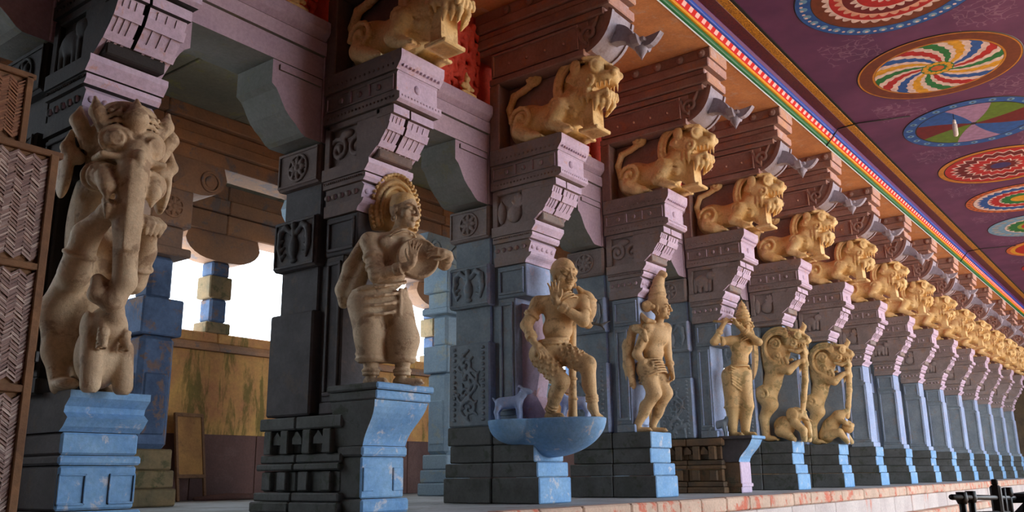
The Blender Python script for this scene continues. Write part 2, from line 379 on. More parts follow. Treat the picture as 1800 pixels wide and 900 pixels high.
# ------------------------------------------------------------------ sculpting: blended solids turned into one skin
def _v(p): return np.asarray(p, dtype=np.float32)
class Sculpt:
    def __init__(s, lo, hi, res):
        s.lo = _v(lo); s.res = res
        s.n = np.ceil((_v(hi) - s.lo) / res).astype(int) + 1
        s.g = np.full(tuple(s.n), 1.0, np.float32)
        s.F = (np.eye(3, dtype=np.float32), np.zeros(3, np.float32))     # current local frame
    def frame(s, origin=(0, 0, 0), rot=None):
        R = np.eye(3) if rot is None else np.array(rot)
        s.F = (R.astype(np.float32), _v(origin)); return s
    def P(s, p): return s.F[0] @ _v(p) + s.F[1]
    def _do(s, fn, lo, hi, k, cut=False):
        m = k + 2.5 * s.res
        i0 = np.maximum(0, np.floor((lo - m - s.lo) / s.res).astype(int)); i1 = np.minimum(s.n, np.ceil((hi + m - s.lo) / s.res).astype(int) + 1)
        if np.any(i1 <= i0): return s
        sl = tuple(slice(a, b) for a, b in zip(i0, i1))
        x = (s.lo[0] + np.arange(i0[0], i1[0], dtype=np.float32) * s.res)[:, None, None]
        y = (s.lo[1] + np.arange(i0[1], i1[1], dtype=np.float32) * s.res)[None, :, None]
        z = (s.lo[2] + np.arange(i0[2], i1[2], dtype=np.float32) * s.res)[None, None, :]
        d = fn(x, y, z); a = s.g[sl]
        if cut: a = -a
        h = np.clip(.5 + .5 * (a - d) / k, 0, 1); r = a + (d - a) * h - k * h * (1 - h)
        s.g[sl] = -r if cut else r
        return s
    def cap(s, a, b, r1, r2=None, k=.03, cut=False):
        r2 = r1 if r2 is None else r2
        a, b = s.P(a), s.P(b); ba = b - a; L = max(float(ba @ ba), 1e-9)
        def fn(x, y, z):
            px, py, pz = x - a[0], y - a[1], z - a[2]
            h = np.clip((px * ba[0] + py * ba[1] + pz * ba[2]) / L, 0, 1)
            return np.sqrt((px - ba[0] * h) ** 2 + (py - ba[1] * h) ** 2 + (pz - ba[2] * h) ** 2) - (r1 + (r2 - r1) * h)
        R = max(r1, r2)
        return s._do(fn, np.minimum(a, b) - R, np.maximum(a, b) + R, k, cut)
    def path(s, pts, rs, k=.02, cut=False):
        rs = rs if hasattr(rs, '__len__') else [rs] * len(pts)
        for i in range(len(pts) - 1): s.cap(pts[i], pts[i + 1], rs[i], rs[i + 1], k, cut)
        return s
    def ell(s, c, r, k=.03, rot=None, cut=False):
        c = s.P(c); R = s.F[0] if rot is None else s.F[0] @ np.array(rot, dtype=np.float32); r = _v(r); mr = float(r.min())
        def fn(x, y, z):
            px, py, pz = x - c[0], y - c[1], z - c[2]
            q = [R[0, i] * px + R[1, i] * py + R[2, i] * pz for i in range(3)]
            k0 = np.sqrt((q[0] / r[0]) ** 2 + (q[1] / r[1]) ** 2 + (q[2] / r[2]) ** 2)
            k1 = np.sqrt((q[0] / r[0] ** 2) ** 2 + (q[1] / r[1] ** 2) ** 2 + (q[2] / r[2] ** 2) ** 2) + 1e-6
            return k0 * (k0 - 1) / k1
        ext = np.sqrt((R ** 2) @ (r ** 2))
        return s._do(fn, c - ext, c + ext, k, cut)
    def box(s, c, h, rnd=.01, k=.02, rot=None, cut=False):
        c = s.P(c); R = s.F[0] if rot is None else s.F[0] @ np.array(rot, dtype=np.float32); h = _v(h) - rnd
        def fn(x, y, z):
            px, py, pz = x - c[0], y - c[1], z - c[2]
            q = [np.abs(R[0, i] * px + R[1, i] * py + R[2, i] * pz) - h[i] for i in range(3)]
            o = np.sqrt(sum(np.maximum(w, 0) ** 2 for w in q))
            return o + np.minimum(np.maximum(np.maximum(q[0], q[1]), q[2]), 0) - rnd
        ext = np.abs(R) @ (h + rnd)
        return s._do(fn, c - ext, c + ext, k, cut)
    def ring(s, c, n, R, r, k=.01, cut=False, sq=1.0):
        c = s.P(c); n = s.F[0] @ _n(_v(n))
        def fn(x, y, z):
            px, py, pz = x - c[0], y - c[1], z - c[2]
            h = px * n[0] + py * n[1] + pz * n[2]
            q = np.sqrt(np.maximum(px ** 2 + py ** 2 + pz ** 2 - h ** 2, 0)) - R
            return np.sqrt(q ** 2 + (h / sq) ** 2) - r
        e = R + r
        return s._do(fn, c - e, c + e, k, cut)
    def beads(s, pts, r, k=.006):
        for p in pts: s.ell(p, (r, r, r), k)
        return s
    def mesh(s, name, mat):
        g = s.g; g[0], g[-1], g[:, 0], g[:, -1], g[:, :, 0], g[:, :, -1] = [np.float32(.5)] * 6
        neg = g < 0; nx, ny, nz = g.shape
        cnt = np.zeros((nx - 1, ny - 1, nz - 1), np.int8)
        for i in (0, 1):
            for j in (0, 1):
                for l in (0, 1): cnt += neg[i:nx - 1 + i, j:ny - 1 + j, l:nz - 1 + l]
        act = np.argwhere((cnt > 0) & (cnt < 8)); N = len(act)
        vid = np.full(cnt.shape, -1, np.int64); vid[act[:, 0], act[:, 1], act[:, 2]] = np.arange(N)
        cor = np.array([(i, j, l) for i in (0, 1) for j in (0, 1) for l in (0, 1)])
        val = np.stack([g[act[:, 0] + c[0], act[:, 1] + c[1], act[:, 2] + c[2]] for c in cor], 1)
        acc = np.zeros((N, 3)); num = np.zeros(N)
        for a in range(8):
            for b in range(a + 1, 8):
                if np.abs(cor[a] - cor[b]).sum() != 1: continue
                va, vb = val[:, a], val[:, b]; m = (va < 0) != (vb < 0)
                t = np.where(m, va / np.where(m, va - vb, 1), 0)
                acc += np.where(m[:, None], cor[a] + (cor[b] - cor[a]) * t[:, None], 0); num += m
        pos = (act + acc / num[:, None]) * s.res + s.lo
        quads = []
        for ax in range(3):
            o1, o2 = [(1, 2), (2, 0), (0, 1)][ax]
            sa = [slice(None)] * 3; sb = [slice(None)] * 3; sa[ax] = slice(0, -1); sb[ax] = slice(1, None)
            A, B = neg[tuple(sa)], neg[tuple(sb)]
            e = np.argwhere(A != B); ok = np.all(e[:, [o1, o2]] > 0, axis=1) & (e[:, o1] < cnt.shape[o1]) & (e[:, o2] < cnt.shape[o2]); e = e[ok]
            d1 = np.zeros(3, int); d1[o1] = 1; d2 = np.zeros(3, int); d2[o2] = 1
            q = np.stack([vid[tuple((e - d1 * i - d2 * j).T)] for i, j in ((1, 1), (0, 1), (0, 0), (1, 0))], 1)
            fl = ~A[tuple(e.T)]; q[fl] = q[fl][:, ::-1]; quads.append(q)
        q = np.concatenate(quads); q = q[np.all(q >= 0, 1)]
        me = bpy.data.meshes.new(name)
        me.vertices.add(N); me.vertices.foreach_set('co', pos.astype(np.float32).ravel())
        me.loops.add(q.size); me.loops.foreach_set('vertex_index', q.astype(np.int32).ravel())
        me.polygons.add(len(q)); me.polygons.foreach_set('loop_start', np.arange(0, q.size, 4, dtype=np.int32))
        me.polygons.foreach_set('use_smooth', np.ones(len(q), bool))
        me.update(calc_edges=True); me.validate(); me.materials.append(M[mat]); return me

def rotz(a): c, s_ = math.cos(math.radians(a)), math.sin(math.radians(a)); return np.array([[c, -s_, 0], [s_, c, 0], [0, 0, 1]])
def rotx(a): c, s_ = math.cos(math.radians(a)), math.sin(math.radians(a)); return np.array([[1, 0, 0], [0, c, -s_], [0, s_, c]])
def roty(a): c, s_ = math.cos(math.radians(a)), math.sin(math.radians(a)); return np.array([[c, 0, s_], [0, 1, 0], [-s_, 0, c]])
# ------------------------------------------------------------------ the setting
S = 2.92
def XC(k): return S * k + .41              # centre line of pillar k
YR = 6.65                                  # pillar root
NP = 16
ORD = ['zeroth', 'first', 'second', 'third', 'fourth', 'fifth', 'sixth', 'seventh', 'eighth', 'ninth', 'tenth', 'eleventh',
       'twelfth', 'thirteenth', 'fourteenth', 'fifteenth', 'sixteenth']
XE = 49.0                                  # far end of the hall
def structure(name, mb, mats, label, loc=(0, 0, 0)):
    return tag(link(name, mb.mesh(name, mats), None, loc), label, None, None, 'structure')

structure('floor', MB().box(-30, 80, -34, 5.3, -1.6, -1.25, .01), 'floor', 'sandy hall floor below the stone platform')
plat = structure('floor_platform', MB().box(-6, XE, 5.46, 7.2, -1.3, -.004, .01).box(-6, XE, 7.2, 14.2, -1.3, -.005, .01), 'platform',
                 'pale worn stone platform carrying the pillars')
# kerb stones and riser stones of the platform edge, one by one
ms_k = [MB().box(0, l - .012, 5.28, 5.5, -.19, 0, .02).mesh('kerb_stone', 'kerb') for l in (.62, .80, 1.02)]
ms_r = [MB().box(0, l - .01, 5.335, 5.5, -.55, -.195, .012).mesh('riser_stone', 'riser') for l in (1.1, 1.45, 1.8)]
ms_s = [MB().box(0, l - .01, 5.10, 5.5, -.74, -.552, .02).mesh('step_stone', 'kerb') for l in (1.2, 1.6)]
ms_l = [MB().box(0, l - .01, 5.2, 5.5, -1.26, -.745, .012).mesh('plinth_stone', 'riser') for l in (1.5, 2.1)]
for nm, mss, ls in (('kerb_stone', ms_k, (.62, .80, 1.02)), ('riser_stone', ms_r, (1.1, 1.45, 1.8)), ('step_stone', ms_s, (1.2, 1.6)), ('plinth_stone', ms_l, (1.5, 2.1))):
    x = 1.5
    while x < XE - 1.9:
        i = random.randrange(len(ls)); o = link(nm, mss[i], plat, (x, random.uniform(-.012, .012), random.uniform(-.006, .004) if nm == 'kerb_stone' else 0)); x += ls[i]

# nave ceiling with painted bands
ZC = 7.05
ceil = structure('ceiling', MB().box(-6, XE, -7, 4.75, ZC, ZC + .25, .01), 'ceiling', 'flat purple painted ceiling with round painted medallions')
side_slab = structure('ceiling_side', MB().box(-6, XE, 4.98, 7.6, 6.73, 7.3, .01), 'peach', 'peach painted soffit slab above the pillar heads')
def band(name, prof, mat, label):
    mb = MB(); mb.prism(prof, -6, XE); o = structure(name, mb, mat, label); return o
b0 = [(4.985, 6.715), (4.972, 6.73), (4.925, 6.80), (4.88, 6.835), (4.82, 6.905), (4.775, 6.965), (4.74, 7.0)]
nm = ['whiteline', 'green', 'yellow', 'redband', 'blue', 'violet']
lb = ['thin pale line below the green band', 'green painted band along the ceiling edge', 'yellow painted rib along the ceiling edge',
      'red painted band with white dashes', 'blue painted rib along the ceiling edge', 'dark violet band beside the blue rib']
for i in range(6):
    (ya, za), (yb, zb) = b0[i], b0[i + 1]
    if nm[i] in ('yellow', 'blue', 'green'):      # rounded ribs
        pr = [(ya - (ya - yb) * t - math.sin(PI * t) * .016, za + (zb - za) * t - math.sin(PI * t) * .016) for t in (0, .2, .4, .6, .8, 1)]
    else: pr = [(ya, za), (yb, zb)]
    pr += [(yb + .06, zb + .2), (ya + .06, za + .2)]
    mb = MB(); mb.prism([(p[0], p[1] - za) for p in pr], 0, XE + 6)
    structure('trim_%d' % (i + 1), mb, nm[i], lb[i], (-6, 0, za))
structure('trim_7', MB().box(0, XE + 6, 4.545, 4.76, 7.02, 7.1, .006), 'maroon', 'maroon painted band beside the gold band', (-6, 0, 0))
structure('trim_8', MB().box(0, XE + 6, 4.40, 4.55, 7.028, 7.1, .006), 'goldband', 'gold speckled band edging the purple ceiling', (-6, 0, 0))
structure('trim_9', MB().box(0, XE + 6, 4.355, 4.405, 7.035, 7.1, .004), 'cloth_black', 'thin black line edging the purple ceiling', (-6, 0, 0))

# medallions
c_ = srgb
BRN, GOLD, RED, DRED, BLU, LBL, WHT, GRN, YEL, LIL, ORA, NAVY, BLK = (c_(120, 58, 26), c_(206, 140, 40), c_(190, 32, 34), c_(112, 14, 24), c_(30, 96, 186),
    c_(120, 176, 220), c_(236, 220, 220), c_(26, 130, 66), c_(232, 178, 40), c_(170, 140, 190), c_(210, 110, 50), c_(26, 30, 70), c_(24, 14, 20))
med = [
 ('blue rim and rings of white petals on red', [('disc', 1, BLK), ('disc', .985, BLU), ('beads', .9, 30, .045, LBL), ('beads', .92, 61, .02, WHT), ('disc', .82, BLK), ('disc', .81, BRN), ('scallop', .64, 34, .06, WHT), ('disc', .62, RED), ('scallop', .50, 28, .07, c_(230, 180, 160)), ('disc', .48, DRED), ('scallop', .34, 22, .07, WHT), ('disc', .33, RED), ('scallop', .16, 14, .06, WHT), ('disc', .12, YEL)]),
 ('colourful pinwheel inside a brown rim', [('disc', 1, BLK), ('disc', .985, GOLD), ('disc', .965, BRN), ('disc', .80, GOLD), ('disc', .775, BLK),
    ('swirl', .77, [WHT, WHT, RED, RED, RED, WHT, WHT, GRN, GRN, GRN, WHT, WHT, YEL, YEL, YEL, WHT, WHT, BLU, BLU, BLU], 4, .2), ('disc', .2, GRN), ('beads', .15, 12, .04, YEL), ('disc', .08, ORA)]),
 ('blue dotted rim and eight coloured sectors', [('disc', 1, BLK), ('disc', .985, BLU), ('beads', .9, 22, .05, LBL), ('beads', .9, 22, .02, NAVY), ('disc', .82, BLK), ('sector', .8, [DRED, BLU, LIL, c_(96, 136, 34)], 2, .04), ('disc', .05, BLK)]),
 ('gold rim and zigzag white rings on red', [('disc', 1, BLK), ('disc', .985, GOLD), ('disc', .9, BLK), ('disc', .88, RED), ('zig', .70, 26, .1, WHT), ('zig', .66, 26, .1, DRED), ('zig', .48, 20, .1, WHT), ('zig', .44, 20, .1, RED), ('zig', .26, 14, .09, WHT), ('zig', .23, 14, .08, DRED), ('disc', .16, c_(60, 50, 120))]),
 ('orange rim around blue, red and green rings', [('disc', 1, BLK), ('disc', .985, ORA), ('beads', .93, 40, .03, BRN), ('disc', .86, BLK), ('disc', .85, WHT), ('zig', .72, 30, .08, BLU), ('disc', .6, WHT), ('zig', .52, 24, .08, RED), ('disc', .4, WHT), ('zig', .34, 18, .06, GRN), ('disc', .2, YEL)]),
 ('pale blue rim around green and red rings', [('disc', 1, BLK), ('disc', .985, LBL), ('beads', .85, 26, .07, c_(170, 180, 190)), ('disc', .66, WHT), ('scallop', .56, 20, .07, GRN), ('disc', .42, c_(150, 180, 60)), ('disc', .34, RED), ('disc', .16, DRED)]),
 ('orange gold rim, red ring and dark centre', [('disc', 1, BLK), ('disc', .985, ORA), ('disc', .9, YEL), ('disc', .8, RED), ('disc', .55, WHT), ('zig', .45, 14, .07, NAVY), ('disc', .2, LBL)]),
 ('red rim around a yellow and white flower', [('disc', 1, BLK), ('disc', .985, RED), ('disc', .8, YEL), ('scallop', .6, 12, .1, WHT), ('disc', .3, RED)]),
]
for i, (lab, L) in enumerate(med):
    R = 1.3
    mb = MB(); mb.lathe([(0.001, 0), (R - .01, 0), (R, .01), (R, .03)], seg=96, smooth=False)
    o = link('painted_medallion', mb.mesh('painted_medallion', mat_mandala('medallion_paint_%d' % i, R, L)), ceil, (15.55 + 3.13 * (i - 1), 2.5, ZC - .012), (0, 0, .35 * i + (.75 if i == 2 else 0)))
    tag(o, 'painted medallion with ' + lab)

# upper wall and aisle
structure('wall_upper', MB().box(-6, XE, 7.3, 7.5, 5.28, 6.9, .01), 'redwall', 'red painted wall strip above the lintels')
ais = structure('ceiling_aisle', MB().box(-6, XE, 7.5, 13.9, 5.72, 5.95, .01), 'aisle_ceiling', 'old stone ceiling of the side aisle')
for r, (ya, yb) in enumerate(((7.5, 10.75), (11.25, 13.35))):
    m_s = MB().box(.008, 1.46 - .008, ya, yb, 5.52, 5.72, .015).mesh('ceiling_slab', 'aisle_ceiling')
    for j in range(1, 14): link('ceiling_slab', m_s, ais, (1.46 * j, 0, random.uniform(-.012, .012)))
structure('wall_near_blocker', MB().box(-6.4, -6, -7, 14.2, -1.3, 7.3, .01), 'endwall', 'added unseen wall keeping light off the pillar sides')  # added out of view to keep sky light off the pillar sides
structure('wall_right_blocker', MB().box(-6, 8.5, -7.4, -7, -1.3, 7.3, .01), 'endwall', 'added unseen wall behind the viewer, blocking light from the near end')  # added out of view; blocks the sky so the near left end stays dark
structure('wall_far', MB().box(XE, XE + .4, -7, 14.2, -1.3, 7.3, .01), 'endwall', 'dark wall closing the far end of the hall')

# outer aisle wall: parapet, ledge, dado panels
YW = 13.4
wall = structure('wall_outer', MB().box(-6, XE, YW, YW + .4, 0, 2.5, .01), 'plaster', 'stained yellow plaster wall of the aisle below the openings')
x = 1.0
m_d = MB().box(.006, 1.3 - .006, YW - .03, YW, 0, 1.08, .008).mesh('dado_panel', 'dado')
for j in range(20): link('dado_panel', m_d, wall, (x + 1.3 * j, 0, 0))
m_l = MB().prism([(YW - .1, 2.50), (YW - .1, 2.56), (YW - .03, 2.64), (YW + .4, 2.64), (YW + .4, 2.5)], .004, S - .004).mesh('ledge_stone', 'aisle_beam')
m_p = MB().box(.004, S - .004, YW - .02, YW + .38, 2.64, 2.82, .02).mesh('parapet_stone', 'plaster')
for j in range(0, 12):
    link('ledge_stone', m_l, wall, (XC(j), 0, 0)); link('parapet_stone', m_p, wall, (XC(j), 0, 0))
m_u = MB().box(.004, S - .004, YW - .08, YW + .42, 4.62, 4.98, .02).box(.004, S - .004, YW - .14, YW + .42, 4.99, 5.24, .02).box(.004, S - .004, YW - .06, YW + .42, 5.25, 5.95, .02).mesh('outer_beam_stone', 'aisle_beam')
beam_o = tag(link('trim_10', MB().box(-6, XE, YW + .1, YW + .4, 4.7, 5.95, .01).mesh('trim_10', 'aisle_beam'), None), 'stone beam over the bright openings of the aisle', None, None, 'structure')
for j in range(0, 12): link('outer_beam_stone', m_u, beam_o, (XC(j), 0, 0))
# second row beam
beam_2 = tag(link('trim_11', MB().box(-6, XE, 10.8, 11.2, 4.8, 5.72, .01).mesh('trim_11', 'aisle_beam'), None), 'brown stone beam over the second row of pillars', None, None, 'structure')
m_u2 = MB().box(.004, S - .004, 10.74, 11.26, 4.76, 4.98, .015).box(.004, S - .004, 10.66, 11.34, 4.985, 5.14, .015).box(.004, S - .004, 10.72, 11.28, 5.145, 5.32, .015).box(.004, S - .004, 10.62, 11.38, 5.325, 5.52, .015).mesh('beam_stone', 'aisle_beam')
for j in range(0, 12): link('beam_stone', m_u2, beam_2, (XC(j), 0, 0))

# ------------------------------------------------------------------ relief meshes shared by the pillars (on the -X side faces)
def relief_mesh(name, mat, draw, y0, y1, z0, z1, res=.012, depth=.06):
    s = Sculpt((-depth - .02, y0 - .03, z0 - .03), (.03, y1 + .03, z1 + .03), res)
    draw(s); return s.mesh(name, mat)
def spiral(cy, cz, r0, turns, a0, sgn, n=22, r1=.01):
    return [(0, cy + (r0 + (r1 - r0) * i / n) * math.cos(a0 + sgn * turns * 2 * PI * i / n), cz + (r0 + (r1 - r0) * i / n) * math.sin(a0 + sgn * turns * 2 * PI * i / n)) for i in range(n + 1)]
def d_creeper(s):
    for i in range(14):
        z = i / 13 * .92
        s.ell((0, -.24, z), (.02, .03, .026), .01); s.ell((0, .24, z), (.02, .03, .026), .01)
    pts = [(0, .13 * math.sin(i / 24 * 2 * PI * 1.5), i / 24 * .9) for i in range(25)]
    s.path(pts, .02, .015)
    for (cy, cz, sg) in ((-.02, .15, 1), (.06, .33, -1), (-.06, .52, 1), (.05, .72, -1)):
        s.path(spiral(cy, cz, .13, 1.4, 0, sg), .018, .012)
        for q in range(5):
            a = q * 1.25; s.ell((0, cy + .12 * math.cos(a), cz + .12 * math.sin(a)), (.02, .045, .02), .012, rotx(math.degrees(a)))
R_CREEP = None
def d_vase(s):
    s.ell((0, 0, .17), (.05, .07, .12), .02); s.cap((0, 0, .25), (0, 0, .42), .025, .045, .02); s.ell((0, 0, .03), (.03, .06, .03), .015)
    for g in (-1, 1):
        s.path([(0, g * .05, .34), (0, g * .14, .42), (0, g * .22, .36), (0, g * .24, .2), (0, g * .2, .06)], [.03, .035, .04, .035, .02], .02)
        for q in range(4): s.ell((0, g * (.17 + .02 * q), .1 + .08 * q), (.025, .05, .02), .012, rotx(-30 * g))
def d_roundel(s):
    s.ring((0, 0, 0), (1, 0, 0), .15, .016, .01)
    for q in range(8):
        a = q * PI / 4; s.ell((0, .085 * math.cos(a), .085 * math.sin(a)), (.03, .05, .03), .012, rotx(math.degrees(a)))
    s.ell((0, 0, 0), (.04, .04, .04), .012)
def d_bud(s):       # lotus bud and scroll
    s.ell((0, .18, .16), (.05, .075, .15), .02); s.cap((0, .18, .28), (0, .18, .34), .03, .008, .02)
    s.ell((0, -.03, .12), (.05, .12, .12), .02); s.path(spiral(-.03, .13, .12, 1.2, PI / 2, 1), .022, .014)
    for q in range(5):
        a = math.radians(20 + q * 32); s.path([(0, -.1, .2), (0, -.1 - .16 * math.cos(a) * .6, .2 + .17 * math.sin(a))], [.018, .034], .012)
def d_elephant(s):
    s.ell((0, .06, .21), (.06, .17, .115), .03); s.ell((0, -.15, .29), (.06, .085, .09), .03)
    for y, z in ((.18, 0), (.09, .01), (-.03, .01), (-.11, 0)): s.cap((0, y, .18), (0, y + .01, .03), .045, .04, .02)
    s.path([(0, -.21, .28), (0, -.27, .22), (0, -.28, .12), (0, -.24, .1)], [.04, .03, .022, .018], .015)
    s.ell((-.035, -.11, .29), (.03, .05, .07), .012); s.path([(0, .22, .25), (0, .25, .16)], [.014, .01], .01)
    s.path(spiral(-.36, .2, .1, 1.3, PI, 1), .022, .014)
def d_scroll(s):
    s.path(spiral(.12, .18, .15, 1.6, 0, 1), .026, .015); s.path(spiral(-.16, .16, .14, 1.5, PI, -1), .026, .015)
    s.ell((0, .0, .34), (.04, .1, .05), .02)
def d_volute(s):
    s.path(spiral(0, 0, .13, 1.3, -1.2, 1), .024, .014); s.path([(0, .12, -.05), (0, .16, .1), (0, .22, .16)], [.03, .03, .02], .014)
    s.path([(0, -.08, .1), (0, -.14, .2)], [.03, .02], .014)
RM = {}
RM['creeper'] = relief_mesh('creeper_relief', 'shaft_side', d_creeper, -.28, .28, 0, .92)
RM['vase'] = relief_mesh('vase_relief', 'shaft_side', d_vase, -.3, .3, 0, .46)
RM['roundel'] = relief_mesh('roundel', 'cap_side', d_roundel, -.18, .18, -.18, .18)
RM['bud'] = relief_mesh('lotus_relief', 'cap_side', d_bud, -.32, .28, 0, .38)
RM['elephant'] = relief_mesh('elephant_relief', 'cap_side', d_elephant, -.5, .28, 0, .42)
RM['scroll'] = relief_mesh('scroll_relief', 'cap_side', d_scroll, -.34, .3, 0, .42)
RM['volute'] = relief_mesh('volute_relief', 'up_side', d_volute, -.2, .26, -.18, .24)

RMS = {}
for fam_, ma, mb_ in (('dark', 'shaft_dark', 'cap_dark'), ('deep_shade', 'deep_shade', 'deep_shade')):
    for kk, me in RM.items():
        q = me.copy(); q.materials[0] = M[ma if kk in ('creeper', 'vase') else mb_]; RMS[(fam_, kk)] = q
# ------------------------------------------------------------------ pillar part meshes
SH = (0, -YR, 0)
def pm(name, mb, mats): return mb.mesh(name, mats, SH)
def cyma(y0, z0, y1, z1, n=6): return bez((y0, z0), (y0 - .01, z0 + (z1 - z0) * .6), (y1 + .02, z0 + (z1 - z0) * .4), (y1, z1), n)
def layered(prof, yb, hw, x_in=.03):
    """moulded course: YZ front outline closed at the back, extruded over the width"""
    return MB().prism(list(prof) + [(yb, prof[-1][1]), (yb, prof[0][1])], -hw, hw)
def frame_panel(mb, x, y0, y1, z0, z1, w=.035, t=.025, b=.006):
    """raised border on a side face at x (sign gives the side)"""
    sg = 1 if x > 0 else -1; xa, xb = sorted((x, x + sg * t))
    mb.box(xa, xb, y0, y1, z0, z0 + w, b); mb.box(xa, xb, y0, y1, z1 - w, z1, b)
    mb.box(xa, xb, y0, y0 + w, z0 + w, z1 - w, b); mb.box(xa, xb, y1 - w, y1, z0 + w, z1 - w, b); return mb
def bead_row(x, y0, y1, z, r, n, slope=0):
    mb = MB()
    for i in range(n): mb.ball((x, y0 + (y1 - y0) * (i + .5) / n, z + slope * i), r, 6, 4)
    return mb
def bead_front(y, x0, x1, z, r, n):
    mb = MB()
    for i in range(n): mb.ball((x0 + (x1 - x0) * (i + .5) / n, y, z), r, 6, 4)
    return mb
PM = {}
def variants(tagname, cs, cf, us, uf, ss, sf, bs, bf, yf):  # side colours have shade painted in, front colours are the lit copies
    """meshes for a family of pillars; yf = front of the shaft"""
    d = {}
    d['base_plain'] = []
    for (z0, z1, y0, hw) in ((0, .305, 6.27, .345), (.31, .485, 6.30, .335), (.49, .705, 6.355, .315), (.71, .94, 6.33, .325)):
        d['base_plain'].append(pm('base_stone', MB().box(-hw, hw, y0, 6.995, z0, z1, .014), (bs, bf)))
    d['base_back'] = []
    for (z0, z1, y1, hw) in ((0, .305, 7.78, .36), (.31, .485, 7.76, .35), (.49, .705, 7.70, .325), (.71, .94, 7.73, .34)):
        d['base_back'].append(pm('base_stone', MB().box(-hw, hw, 7.005, y1, z0, z1, .014), (bs, bs)))
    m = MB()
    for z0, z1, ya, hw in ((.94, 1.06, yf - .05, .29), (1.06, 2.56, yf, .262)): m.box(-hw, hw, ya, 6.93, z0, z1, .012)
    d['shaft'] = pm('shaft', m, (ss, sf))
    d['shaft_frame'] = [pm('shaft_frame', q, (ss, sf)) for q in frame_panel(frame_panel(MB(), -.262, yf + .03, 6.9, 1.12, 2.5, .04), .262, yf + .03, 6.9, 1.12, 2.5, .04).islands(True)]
    d['slim_neck'] = pm('neck', MB().box(-.08, .08, 6.42, 6.93, 2.56, 3.3, .012), (ss, sf))
    d['slim'] = pm('shaft', MB().box(-.07, .07, 6.2, 6.93, .94, 2.56, .012), (ss, sf))
    d['core'] = pm('core', MB().box(-.2, .2, 6.9, 7.1, .94, 4.6, .01), (ss, ss))
    # back pilaster
    d['pil_panel'] = pm('carved_block', MB().box(-.33, .33, 7.03, 7.72, .945, 2.02, .02), (ss, sf))
    d['pil_shaft'] = pm('pilaster_shaft', MB().box(-.24, .24, 7.07, 7.68, 2.02, 3.88, .015), (ss, sf))
    d['pil_vase'] = pm('carved_block', frame_panel(MB().box(-.33, .33, 7.03, 7.72, 2.5, 3.06, .02), -.33, 7.05, 7.70, 2.52, 3.04, .03, .018), (ss, sf))
    d['pil_round'] = pm('carved_block', frame_panel(MB().box(-.33, .33, 7.03, 7.72, 3.42, 3.86, .02), -.33, 7.05, 7.70, 3.44, 3.84, .03, .018), (cs, cs))
    # lower capital
    d['neck'] = pm('neck', MB().box(-.275, .275, 6.46, 6.93, 2.56, 2.98, .012), (ss, sf))
    d['neck_frame'] = [pm('neck_frame', q, (ss, sf)) for q in frame_panel(frame_panel(MB(), -.275, 6.5, 6.9, 2.6, 2.94, .035), .275, 6.5, 6.9, 2.6, 2.94, .035).islands(True)]
    d['mould'] = [pm('moulding', layered(cyma(6.46, 2.985, 6.36, 3.11), 6.96, .30), (cs, cf)),
                  pm('moulding', layered([(6.41, 3.115), (6.41, 3.15), (6.37, 3.25), (6.41, 3.29)], 6.95, .285), (cs, cf)),
                  pm('moulding', layered([(6.36, 3.295), (6.33, 3.33), (6.33, 3.37), (6.36, 3.38)], 6.97, .315), (cs, cf)),
                  pm('moulding', layered([(6.33, 3.385), (6.27, 3.46), (6.27, 3.51), (6.33, 3.515)], 6.98, .33), (cs, cf))]
    m = MB()
    for sx in (-1, 1):
        for i in range(5): m.ball((sx * .29, 6.50 + i * .105, 3.20), .042, 8, 5, (.6, 1, .8))
    for i in range(5): m.ball((-.22 + i * .11, 6.40, 3.20), .042, 8, 5, (1, .6, .8))
    d['petals'] = pm('petal_row', m, (cs, cf))
    m = bead_row(-.325, 6.34, 6.96, 3.35, .013, 20); m2 = bead_row(.325, 6.34, 6.96, 3.35, .013, 20); m.add(m2.v, m2.f, True)
    d['beads_low'] = pm('bead_row', m, (cs, cs))
    # corbel ribs
    crv = bez((6.34, 3.515), (6.20, 3.62), (6.03, 3.74), (5.985, 4.0), 9)
    d['rib'] = []
    for (xa, xb) in ((-.29, -.08), (-.035, .29)):
        m = MB().prism(crv + [(6.5, 4.0), (6.5, 3.515)], xa, xb)
        for t in (3, 6):
            (ya, za), (yb, zb) = crv[t], crv[t + 1]
            m.prism([(ya - .02, za - .012), (yb - .02, zb), (yb + .05, zb + .04), (ya + .05, za + .02)], xa - .008, xb + .008)
        m.prism([(5.955, 3.93), (5.955, 4.02), (6.2, 4.02), (6.2, 3.93)], xa - .01, xb + .01)
        w = (xb - xa) / 4
        for q in range(1, 4):   # fluting ridges
            m.prism([(p[0] - .007, p[1] - .005) for p in crv[:9]] + [(p[0] + .02, p[1] + .02) for p in crv[:9][::-1]], xa + w * q - .012, xa + w * q + .012)
        d['rib'].append(pm('corbel_rib', m, (cs, cf)))
    d['niche'] = pm('relief_niche', MB().box(-.25, .25, 6.2, 6.97, 3.52, 4.02, .012).box(-.3, .3, 6.9, 6.99, 3.52, 4.02, .01).box(-.3, .3, 6.15, 6.97, 3.96, 4.03, .01), (cs, cs))
    # lion block
    d['block'] = [pm('block_course', layered([(5.90, 4.035), (5.86, 4.06), (5.86, 4.13), (5.90, 4.15)], 7.0, .32), (cs, cf)),
                  pm('block_course', layered([(5.915, 4.155), (5.915, 4.36), (5.90, 4.38)], 7.0, .305), (cs, cf)),
                  pm('block_course', layered([(5.90, 4.385), (5.84, 4.47), (5.83, 4.52), (5.83, 4.59), (5.85, 4.60)], 7.0, .33), (cs, cf))]
    m = MB()
    for sx in (-1, 1):
        frame_panel(m, sx * .305, 5.95, 6.97, 4.17, 4.35, .022, .016, .004)
